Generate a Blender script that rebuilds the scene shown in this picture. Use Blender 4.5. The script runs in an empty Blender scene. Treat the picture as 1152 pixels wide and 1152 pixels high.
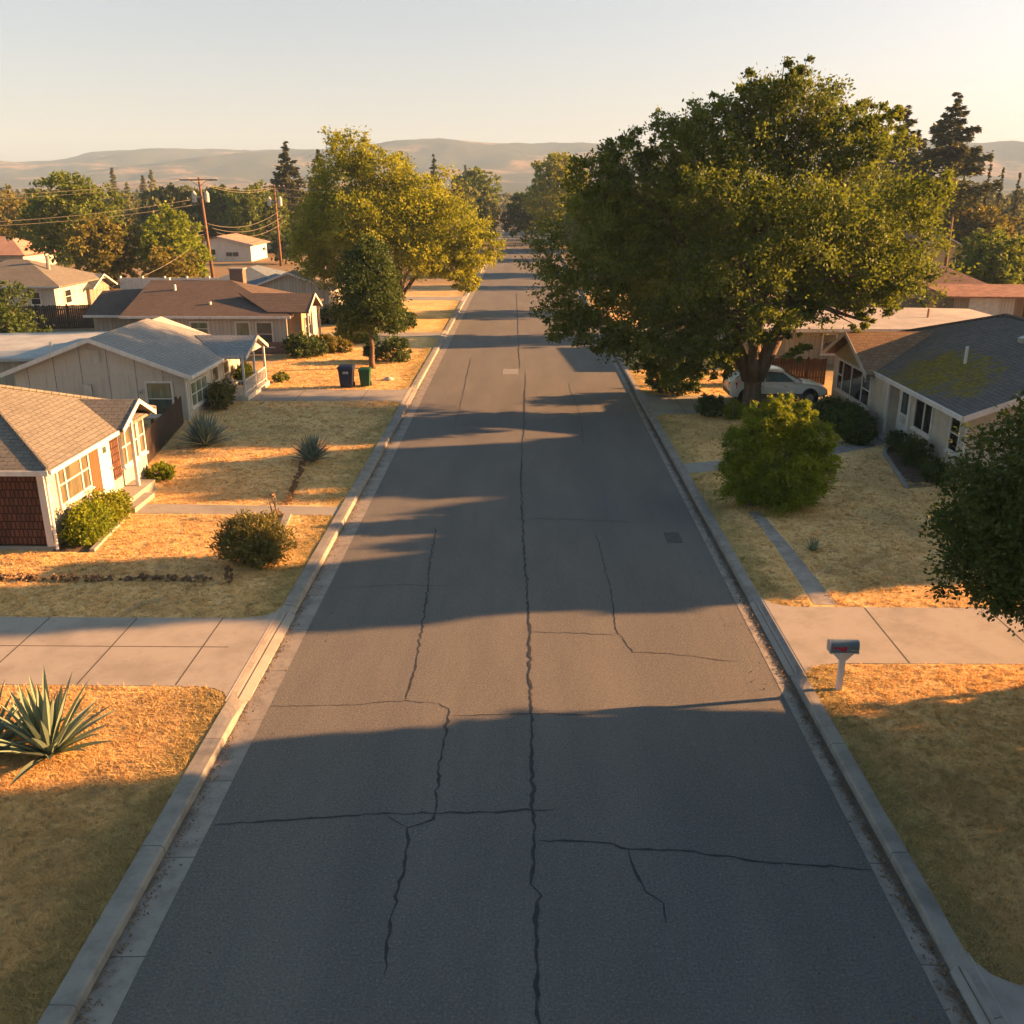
import bpy, bmesh, math, random
import numpy as np
from mathutils import Vector, noise as mnoise
R_ = math.radians
sc = bpy.context.scene
COL = sc.collection

# ------------------------------------------------------------------ helpers
ORG = {}

def link(o):
    COL.objects.link(o)
    return o

def tag(o, label=None, cat=None, group=None, kind=None):
    if label: o['label'] = label
    if cat: o['category'] = cat
    if group: o['group'] = group
    if kind: o['kind'] = kind
    return o

def thing(name, label, cat, loc=(0, 0, 0), group=None):
    o = bpy.data.objects.new(name, None)
    o.empty_display_size = 0.3
    link(o)
    o.location = loc
    ORG[o.name] = tuple(loc)
    return tag(o, label, cat, group)

class MB:
    def __init__(s):
        s.v = []; s.f = []
    def add(s, vs, fs):
        b = len(s.v)
        s.v += [tuple(p) for p in vs]
        s.f += [tuple(i + b for i in f) for f in fs]
        return s
    def hexa(s, p):
        return s.add(p, [(0, 3, 2, 1), (4, 5, 6, 7), (0, 1, 5, 4), (1, 2, 6, 5), (2, 3, 7, 6), (3, 0, 4, 7)])
    def box(s, x0, x1, y0, y1, z0, z1):
        return s.hexa([(x0, y0, z0), (x1, y0, z0), (x1, y1, z0), (x0, y1, z0), (x0, y0, z1), (x1, y0, z1), (x1, y1, z1), (x0, y1, z1)])
    def lbox(s, o, u, n, a0, a1, z0, z1, d0, d1):
        o = Vector(o); u = Vector(u); n = Vector(n); Z = Vector((0, 0, 1))
        P = lambda a, z, d: tuple(o + u * a + Z * z + n * d)
        return s.hexa([P(a0, z0, d0), P(a1, z0, d0), P(a1, z0, d1), P(a0, z0, d1), P(a0, z1, d0), P(a1, z1, d0), P(a1, z1, d1), P(a0, z1, d1)])
    def prism(s, pts, vec):
        n = len(pts); vec = Vector(vec)
        top = [tuple(Vector(p) + vec) for p in pts]
        fs = [tuple(range(n - 1, -1, -1)), tuple(range(n, 2 * n))]
        fs += [(i, (i + 1) % n, n + (i + 1) % n, n + i) for i in range(n)]
        return s.add([tuple(p) for p in pts] + top, fs)
    def tube(s, path, radii, seg=8, cap=True):
        path = [Vector(p) for p in path]
        if not hasattr(radii, '__len__'): radii = [radii] * len(path)
        rings = []
        for i, p in enumerate(path):
            d = path[min(i + 1, len(path) - 1)] - path[max(i - 1, 0)]
            d.normalize()
            ref = Vector((0, 0, 1)) if abs(d.z) < 0.9 else Vector((1, 0, 0))
            a = d.cross(ref).normalized(); b = d.cross(a).normalized()
            rings.append([tuple(p + (a * math.cos(t) + b * math.sin(t)) * radii[i]) for t in [2 * math.pi * k / seg for k in range(seg)]])
        return s.loft(rings, cap)
    def loft(s, rings, cap=True, closed=True):
        n = len(rings[0]); vs = [p for r in rings for p in r]; fs = []
        for i in range(len(rings) - 1):
            for k in range(n if closed else n - 1):
                fs.append((i * n + k, i * n + (k + 1) % n, (i + 1) * n + (k + 1) % n, (i + 1) * n + k))
        if cap:
            fs.append(tuple(range(n - 1, -1, -1))); fs.append(tuple((len(rings) - 1) * n + k for k in range(n)))
        return s.add(vs, fs)
    def slab(s, polys, th):
        idx = {}; vs = []
        def gi(p):
            k = tuple(round(c, 4) for c in p)
            if k not in idx:
                idx[k] = len(vs); vs.append(k)
            return idx[k]
        F = [tuple(gi(p) for p in poly) for poly in polys]
        n = len(vs); fs = list(F) + [tuple(i + n for i in reversed(f)) for f in F]
        cnt = {}
        for f in F:
            for i in range(len(f)):
                e = (f[i], f[(i + 1) % len(f)]); cnt[tuple(sorted(e))] = cnt.get(tuple(sorted(e)), 0) + 1
        for f in F:
            for i in range(len(f)):
                a, b = f[i], f[(i + 1) % len(f)]
                if cnt[tuple(sorted((a, b)))] == 1: fs.append((a, a + n, b + n, b))
        return s.add(vs + [(x, y, z - th) for x, y, z in vs], fs)
    def build(s, name, mat, parent=None, smooth=False, label=None):
        org = ORG.get(parent.name, (0, 0, 0)) if parent else (0, 0, 0)
        me = bpy.data.meshes.new(name)
        me.from_pydata([(x - org[0], y - org[1], z - org[2]) for x, y, z in s.v], [], s.f)
        bm = bmesh.new(); bm.from_mesh(me)
        bmesh.ops.recalc_face_normals(bm, faces=bm.faces)
        bm.to_mesh(me); bm.free()
        if smooth: me.polygons.foreach_set('use_smooth', [True] * len(me.polygons))
        me.materials.append(mat)
        o = link(bpy.data.objects.new(name, me))
        if parent:
            o.parent = parent
            ORG[o.name] = org
        if label: o['label'] = label
        return o

def npmesh(name, V, F, mat, parent=None):
    me = bpy.data.meshes.new(name)
    nv, nf = len(V), len(F); k = F.shape[1]
    me.vertices.add(nv); me.vertices.foreach_set('co', V.astype(np.float32).ravel())
    me.loops.add(nf * k); me.loops.foreach_set('vertex_index', F.astype(np.int32).ravel())
    me.polygons.add(nf)
    me.polygons.foreach_set('loop_start', np.arange(0, nf * k, k, dtype=np.int32))
    me.update(calc_edges=True)
    me.materials.append(mat)
    o = link(bpy.data.objects.new(name, me))
    if parent:
        o.parent = parent
        ORG[o.name] = ORG.get(parent.name, (0, 0, 0))
    return o

def struct(name, mb, mat, parent=None, smooth=False):
    o = mb.build(name, mat, parent, smooth)
    if not parent: o['kind'] = 'structure'
    return o

# ------------------------------------------------------------------ materials
class NT:
    def __init__(s, name):
        s.m = bpy.data.materials.new(name); s.m.use_nodes = True
        s.t = s.m.node_tree; s.b = s.t.nodes['Principled BSDF']; s.out = s.t.nodes['Material Output']
        s.b.inputs['Specular IOR Level'].default_value = 0.25
    def n(s, typ, **kw):
        nd = s.t.nodes.new(typ)
        for k, v in kw.items(): setattr(nd, k, v)
        return nd
    def set(s, sock, v):
        if isinstance(v, bpy.types.NodeSocket): s.t.links.new(v, sock)
        else:
            if isinstance(v, tuple) and len(v) == 3 and sock.type == 'RGBA': v = v + (1,)
            sock.default_value = v
    def pos(s): return s.n('ShaderNodeNewGeometry').outputs['Position']
    def scale(s, v, xyz):
        nd = s.n('ShaderNodeVectorMath', operation='MULTIPLY'); s.set(nd.inputs[0], v); nd.inputs[1].default_value = xyz
        return nd.outputs[0]
    def noise(s, vec, sc_, det=4, rough=0.55, dist=0.0):
        nd = s.n('ShaderNodeTexNoise'); s.set(nd.inputs['Vector'], vec); nd.inputs['Scale'].default_value = sc_
        nd.inputs['Detail'].default_value = det; nd.inputs['Roughness'].default_value = rough; nd.inputs['Distortion'].default_value = dist
        return nd.outputs['Fac']
    def ramp(s, fac, stops):
        nd = s.n('ShaderNodeValToRGB'); s.set(nd.inputs[0], fac); e = nd.color_ramp.elements
        while len(e) < len(stops): e.new(0.5)
        for el, (p, c) in zip(e, stops):
            el.position = p; el.color = (c, c, c, 1) if not isinstance(c, tuple) else c + (1,)
        return nd.outputs[0]
    def mix(s, f, a, b, mode='MIX'):
        nd = s.n('ShaderNodeMix', data_type='RGBA', blend_type=mode)
        s.set(nd.inputs[0], f); s.set(nd.inputs[6], a); s.set(nd.inputs[7], b)
        return nd.outputs[2]
    def math(s, op, a, b=0.0, c=None):
        nd = s.n('ShaderNodeMath', operation=op); s.set(nd.inputs[0], a); s.set(nd.inputs[1], b)
        if c is not None: s.set(nd.inputs[2], c)
        return nd.outputs[0]
    def sstep(s, v, lo, hi):
        nd = s.n('ShaderNodeMapRange', interpolation_type='SMOOTHSTEP'); s.set(nd.inputs[0], v)
        nd.inputs[1].default_value = lo; nd.inputs[2].default_value = hi
        return nd.outputs[0]
    def sep(s, v):
        nd = s.n('ShaderNodeSeparateXYZ'); s.set(nd.inputs[0], v); return nd.outputs
    def comb(s, x, y, z=0.0):
        nd = s.n('ShaderNodeCombineXYZ'); s.set(nd.inputs[0], x); s.set(nd.inputs[1], y); s.set(nd.inputs[2], z); return nd.outputs[0]
    def bump(s, h, strength=0.3, dist=0.02):
        nd = s.n('ShaderNodeBump'); nd.inputs['Strength'].default_value = strength; nd.inputs['Distance'].default_value = dist
        s.set(nd.inputs['Height'], h); s.t.links.new(nd.outputs[0], s.b.inputs['Normal'])
    def col(s, c): s.set(s.b.inputs['Base Color'], c)
    def rough(s, r): s.set(s.b.inputs['Roughness'], r)
    def brick(s, vec, c1, c2, mortar, w, h, ms=0.01, off=0.5, bias=0.0):
        nd = s.n('ShaderNodeTexBrick'); s.set(nd.inputs['Vector'], vec)
        s.set(nd.inputs['Color1'], c1); s.set(nd.inputs['Color2'], c2); s.set(nd.inputs['Mortar'], mortar)
        nd.inputs['Scale'].default_value = 1.0; nd.inputs['Mortar Size'].default_value = ms; nd.inputs['Bias'].default_value = bias
        nd.inputs['Brick Width'].default_value = w; nd.inputs['Row Height'].default_value = h; nd.offset = off
        return nd.outputs

def plain(name, c, rough=0.6, var=0.25, sc_=3.0, bump=0.15, metal=0.0, streak=False, spec=None):
    k = NT(name); p = k.pos()
    if streak: p = k.scale(p, (1, 1, 0.15))
    f = k.noise(p, sc_, 6, 0.62); f2 = k.noise(k.pos(), sc_ * 9, 3)
    a = tuple(x * (1 - var) for x in c); b = tuple(min(1, x * (1 + var)) for x in c)
    cc = k.mix(k.sstep(f, 0.3, 0.7), a, b)
    k.col(k.mix(k.math('MULTIPLY', k.sstep(f2, 0.35, 0.75), var), cc, tuple(x * 0.6 for x in c)))
    k.rough(rough); k.b.inputs['Metallic'].default_value = metal
    if spec is not None: k.b.inputs['Specular IOR Level'].default_value = spec
    if bump: k.bump(f2, bump, 0.01)
    return k.m

def shingle(name, c1, c2, row=0.15, moss=None, dirt=0.35):
    k = NT(name); g = k.n('ShaderNodeNewGeometry'); p = k.sep(g.outputs['Position']); nn = k.sep(g.outputs['Normal'])
    t = k.math('GREATER_THAN', k.math('ABSOLUTE', nn[0]), k.math('ABSOLUTE', nn[1]))
    vec = k.mix(t, k.comb(p[0], p[1]), k.comb(p[1], p[0]))
    br = k.brick(vec, c1, c2, tuple(x * 0.35 for x in c1), 0.32, row, 0.012)
    big = k.noise(g.outputs['Position'], 0.55, 6, 0.65); fine = k.noise(g.outputs['Position'], 14, 3)
    c = k.mix(k.math('MULTIPLY', k.sstep(big, 0.4, 0.72), dirt), br[0], tuple(x * 0.45 for x in c1))
    c = k.mix(k.math('MULTIPLY', k.sstep(fine, 0.3, 0.7), 0.35), c, tuple(min(1, x * 1.5) for x in c2))
    if moss:
        (mx, my), (rx, ry), cm = moss
        dx = k.math('DIVIDE', k.math('SUBTRACT', p[0], mx), rx); dy = k.math('DIVIDE', k.math('SUBTRACT', p[1], my), ry)
        d = k.math('ADD', k.math('MULTIPLY', dx, dx), k.math('MULTIPLY', dy, dy))
        nz = k.math('MULTIPLY', k.math('SUBTRACT', k.noise(g.outputs['Position'], 1.1, 7, 0.7), 0.5), 5.0)
        m = k.sstep(k.math('ADD', d, nz), 1.15, 0.25)
        pat = k.sstep(k.noise(g.outputs['Position'], 2.6, 6, 0.8), 0.38, 0.46)
        mc = k.mix(k.sstep(k.noise(g.outputs['Position'], 6, 4), 0.35, 0.65), cm, tuple(x * 0.5 for x in cm))
        c = k.mix(k.math('MULTIPLY', m, pat), c, mc)
    k.col(c); k.rough(0.9)
    k.bump(k.math('ADD', k.math('MULTIPLY', br[1], -1.0), k.math('MULTIPLY', fine, 0.4)), 0.6, 0.03)
    return k.m

def boards(name, c, w=0.2, horiz=False, dark=0.4, rough=0.75, joint=0.012, var=0.2, seam=None):
    """painted or raw timber boards; vertical on any wall unless horiz"""
    k = NT(name); p = k.sep(k.pos()); P = k.pos()
    al = k.math('ADD', p[0], p[1])
    vec = k.comb(al, p[2]) if horiz else k.comb(p[2], al)
    br = k.brick(vec, c, tuple(x * (1 - var) for x in c), tuple(x * dark for x in c), 40.0, w, joint, 0.37)
    st = k.noise(k.scale(P, (6, 6, 0.5) if not horiz else (1, 1, 9)), 1.2, 6, 0.65)
    cc = k.mix(k.math('MULTIPLY', k.sstep(st, 0.45, 0.75), 0.45), br[0], tuple(x * 0.55 for x in c))
    low = k.sstep(p[2], 0.75, 0.1)
    cc = k.mix(k.math('MULTIPLY', low, k.math('MULTIPLY', k.noise(P, 5, 4), 0.7)), cc, (c[0] * .45, c[1] * .4, c[2] * .33))
    k.col(cc); k.rough(rough); k.bump(k.math('MULTIPLY', br[1], -1.0), 0.5, 0.02)
    return k.m

def shakes(name, c1, c2):
    k = NT(name); p = k.sep(k.pos()); al = k.math('ADD', p[0], p[1])
    br = k.brick(k.comb(al, p[2]), c1, c2, (0.012, 0.007, 0.005), 0.13, 0.24, 0.014)
    st = k.noise(k.scale(k.pos(), (9, 9, 1.4)), 2, 6, 0.7)
    k.col(k.mix(k.math('MULTIPLY', k.sstep(st, 0.42, 0.7), 0.6), br[0], tuple(x * 0.4 for x in c1)))
    fr = k.math('FRACT', k.math('DIVIDE', p[2], 0.24))
    k.rough(0.85); k.bump(k.math('ADD', k.math('MULTIPLY', br[1], -0.6), k.math('SUBTRACT', 1.0, fr)), 0.9, 0.05)
    return k.m

def bricks(name, c1, c2, mo):
    k = NT(name); p = k.sep(k.pos()); al = k.math('ADD', p[0], p[1])
    br = k.brick(k.comb(al, p[2]), c1, c2, mo, 0.22, 0.075, 0.012)
    k.col(br[0]); k.rough(0.9); k.bump(k.math('MULTIPLY', br[1], -1), 0.5, 0.01)
    return k.m

def leafmat(name, dark, light, trans=0.35, sc_=0.45, tint=None):
    k = NT(name); g = k.n('ShaderNodeNewGeometry')
    f = k.noise(g.outputs['Position'], sc_, 4, 0.6)
    c = k.mix(k.sstep(f, 0.32, 0.68), dark, light)
    rnd = g.outputs['Random Per Island']
    c = k.mix(k.math('MULTIPLY', rnd, 0.45), c, tint or tuple(min(1, x * 1.7) for x in light))
    c = k.mix(k.sstep(rnd, 0.86, 1.0), c, tuple(x * 0.5 for x in dark))
    k.col(c); k.rough(0.6); k.b.inputs['Specular IOR Level'].default_value = 0.2
    tr = k.n('ShaderNodeBsdfTranslucent'); k.set(tr.inputs[0], k.mix(1.0, c, (1.0, 0.95, 0.5), 'MULTIPLY'))
    mx = k.n('ShaderNodeMixShader'); mx.inputs[0].default_value = trans
    k.t.links.new(k.b.outputs[0], mx.inputs[1]); k.t.links.new(tr.outputs[0], mx.inputs[2]); k.t.links.new(mx.outputs[0], k.out.inputs[0])
    return k.m

def glass(name, c, rough=0.06):
    k = NT(name); f = k.noise(k.scale(k.pos(), (3, 3, 0.6)), 1.3, 3)
    k.col(k.mix(k.sstep(f, 0.35, 0.65), c, tuple(x * 0.55 for x in c))); k.rough(rough)
    k.b.inputs['Specular IOR Level'].default_value = 0.6
    return k.m

def concrete(name, c, stain=0.5):
    k = NT(name); P = k.pos()
    a = k.noise(P, 0.8, 7, 0.65); b = k.noise(P, 40, 3); d = k.noise(P, 3.3, 5, 0.7)
    cc = k.mix(k.math('MULTIPLY', k.sstep(a, 0.42, 0.7), stain), c, tuple(x * 0.62 for x in c))
    cc = k.mix(k.math('MULTIPLY', k.sstep(d, 0.5, 0.75), 0.35), cc, (c[0] * .5, c[1] * .47, c[2] * .42))
    cc = k.mix(k.math('MULTIPLY', b, 0.3), cc, tuple(x * 0.7 for x in c))
    k.col(cc); k.rough(0.9); k.bump(b, 0.25, 0.01)
    return k.m

def grass_color(k, P):
    x = k.sep(P)
    big = k.noise(P, 0.22, 5, 0.6); mid = k.noise(P, 1.3, 5, 0.65); fin = k.noise(P, 7, 4, 0.7)
    c = k.mix(k.sstep(mid, 0.3, 0.7), (0.70, 0.43, 0.17), (0.84, 0.56, 0.25))
    c = k.mix(k.math('MULTIPLY', k.sstep(fin, 0.5, 0.62), 0.62), c, (0.30, 0.185, 0.08))
    c = k.mix(k.math('MULTIPLY', k.sstep(big, 0.48, 0.66), 0.6), c, (0.42, 0.28, 0.125))
    dirt = k.sstep(k.noise(P, 0.6, 6, 0.7, 0.6), 0.6, 0.68)
    c = k.mix(k.math('MULTIPLY', dirt, 0.5), c, (0.32, 0.24, 0.15))
    c = k.mix(k.math('MULTIPLY', k.sstep(k.noise(P, 3.4, 5, 0.75), 0.56, 0.68), 0.45), c, (0.28, 0.19, 0.085))
    ax = k.math('ABSOLUTE', k.math('ADD', x[0], 0.02))
    edge = k.math('ADD', k.math('MULTIPLY', k.math('SUBTRACT', ax, 6.2), 1.0), k.math('MULTIPLY', k.math('SUBTRACT', k.noise(P, 0.9, 5, 0.7), 0.5), 3.0))
    g = k.sstep(edge, 1.0, 0.0)
    gn = k.mix(k.sstep(fin, 0.35, 0.65), (0.115, 0.12, 0.03), (0.2, 0.175, 0.05))
    c = k.mix(k.math('MULTIPLY', g, 0.55), c, gn)
    pg = k.sstep(k.noise(P, 0.35, 4, 0.6, 0.4), 0.56, 0.7)
    c = k.mix(k.math('MULTIPLY', pg, 0.3), c, (0.24, 0.185, 0.06))
    return c

def ground_mat():
    k = NT('ground'); P = k.pos(); x = k.sep(P)
    c = grass_color(k, P)
    far = k.math('MAXIMUM', k.sstep(x[1], 85, 120), k.math('MULTIPLY', k.sstep(k.math('ABSOLUTE', x[0]), 13.5, 18), k.sstep(x[1], 46, 56)))
    f1 = k.noise(P, 0.006, 6, 0.6); f2 = k.noise(P, 0.03, 5, 0.6)
    vc = k.mix(k.sstep(f1, 0.42, 0.6), (0.24, 0.17, 0.10), (0.10, 0.10, 0.05))
    vc = k.mix(k.math('MULTIPLY', k.sstep(f2, 0.5, 0.65), 0.35), vc, (0.34, 0.25, 0.16))
    k.col(k.mix(far, c, vc)); k.rough(0.95); k.b.inputs['Specular IOR Level'].default_value = 0.05
    k.bump(k.noise(P, 22, 4, 0.7), 0.35, 0.03)
    return k.m

def grass_mat():
    k = NT('dry_grass'); g = k.n('ShaderNodeNewGeometry')
    c = grass_color(k, g.outputs['Position'])
    c = k.mix(k.math('MULTIPLY', g.outputs['Random Per Island'], 0.55), c, (0.70, 0.54, 0.27))
    k.col(c); k.rough(0.8); k.b.inputs['Specular IOR Level'].default_value = 0.1
    tr = k.n('ShaderNodeBsdfTranslucent'); k.set(tr.inputs[0], c)
    mx = k.n('ShaderNodeMixShader'); mx.inputs[0].default_value = .4
    k.t.links.new(k.b.outputs[0], mx.inputs[1]); k.t.links.new(tr.outputs[0], mx.inputs[2]); k.t.links.new(mx.outputs[0], k.out.inputs[0])
    return k.m

def asphalt_mat():
    k = NT('asphalt'); P = k.pos()
    sp = k.noise(P, 23, 5, 0.9); med = k.noise(P, 5, 5, 0.6); big = k.noise(k.scale(P, (1, 0.25, 1)), 0.7, 5, 0.6)
    stk = k.noise(k.scale(P, (1, 0.03, 1)), 2.6, 4, 0.6)
    c = k.mix(k.sstep(big, 0.3, 0.7), (0.112, 0.104, 0.094), (0.142, 0.130, 0.116))
    c = k.mix(k.math('MULTIPLY', k.sstep(stk, 0.5, 0.7), 0.45), c, (0.105, 0.102, 0.10))
    c = k.mix(k.math('MULTIPLY', k.sstep(med, 0.5, 0.75), 0.25), c, (0.185, 0.175, 0.165))
    xx_ = k.sep(P)[0]
    ln_ = k.math('ABSOLUTE', k.math('SUBTRACT', k.math('ABSOLUTE', k.math('SUBTRACT', xx_, 0.12)), 2.55))
    oil = k.math('MULTIPLY', k.sstep(ln_, 0.75, 0.05), k.math('MULTIPLY', k.noise(k.scale(P, (1, .12, 1)), 1.1, 5, 0.7), .55))
    c = k.mix(oil, c, (0.085, 0.086, 0.087))
    sp2 = k.sstep(k.noise(P, 2.1, 6, 0.75), 0.60, 0.72)
    c = k.mix(k.math('MULTIPLY', sp2, 0.45), c, (0.082, 0.082, 0.082))
    c = k.mix(k.math('MULTIPLY', k.sstep(sp, 0.52, 0.64), .6), c, (0.27, 0.25, 0.225))
    c = k.mix(k.math('MULTIPLY', k.sstep(sp, 0.49, 0.37), .75), c, (0.05, 0.05, 0.05))
    k.col(c); k.rough(0.85); k.bump(sp, 0.8, 0.015); k.b.inputs['Specular IOR Level'].default_value = 0.3
    return k.m

def gutter_mat():
    k = NT('gutter_concrete'); P = k.pos(); x = k.sep(P)
    a = k.noise(P, 2.2, 6, 0.7); b = k.noise(P, 35, 3)
    c = k.mix(k.sstep(a, 0.35, 0.7), (0.33, 0.29, 0.245), (0.2, 0.175, 0.15))
    ln = k.math('FRACT', k.math('DIVIDE', x[1], 2.05))
    c = k.mix(k.sstep(k.math('ADD', ln, k.math('MULTIPLY', a, 0.012)), 0.018, 0.010), c, (0.06, 0.05, 0.045))
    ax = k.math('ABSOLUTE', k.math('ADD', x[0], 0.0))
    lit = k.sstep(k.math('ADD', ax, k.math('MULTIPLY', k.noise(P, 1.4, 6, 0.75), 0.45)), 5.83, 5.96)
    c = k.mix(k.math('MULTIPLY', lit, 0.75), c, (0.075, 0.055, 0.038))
    c = k.mix(k.math('MULTIPLY', b, 0.3), c, (0.15, 0.13, 0.11))
    k.col(c); k.rough(0.9); k.bump(b, 0.3, 0.01)
    return k.m

def kerb_mat():
    k = NT('kerb_concrete'); P = k.pos(); x = k.sep(P)
    a = k.noise(P, 1.7, 6, 0.7); b = k.noise(P, 35, 3)
    c = k.mix(k.sstep(a, 0.35, 0.7), (0.30, 0.275, 0.24), (0.19, 0.17, 0.15))
    ln = k.math('FRACT', k.math('DIVIDE', x[1], 3.1))
    c = k.mix(k.sstep(k.math('ADD', ln, k.math('MULTIPLY', a, 0.008)), 0.012, 0.006), c, (0.06, 0.05, 0.045))
    c = k.mix(k.math('MULTIPLY', b, 0.35), c, (0.15, 0.13, 0.11))
    k.col(c); k.rough(0.9); k.bump(b, 0.3, 0.01)
    return k.m

def hill_mat():
    k = NT('hills'); P = k.pos()
    a = k.noise(P, 0.0035, 8, 0.6, 0.5); b = k.noise(P, 0.02, 6, 0.65)
    c = k.mix(k.sstep(a, 0.50, 0.60), (0.062, 0.066, 0.05), (0.26, 0.17, 0.10))
    c = k.mix(k.math('MULTIPLY', k.sstep(b, 0.45, 0.62), 0.6), c, (0.06, 0.06, 0.035))
    k.col(c); k.rough(1.0); k.b.inputs['Specular IOR Level'].default_value = 0
    return k.m

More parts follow.
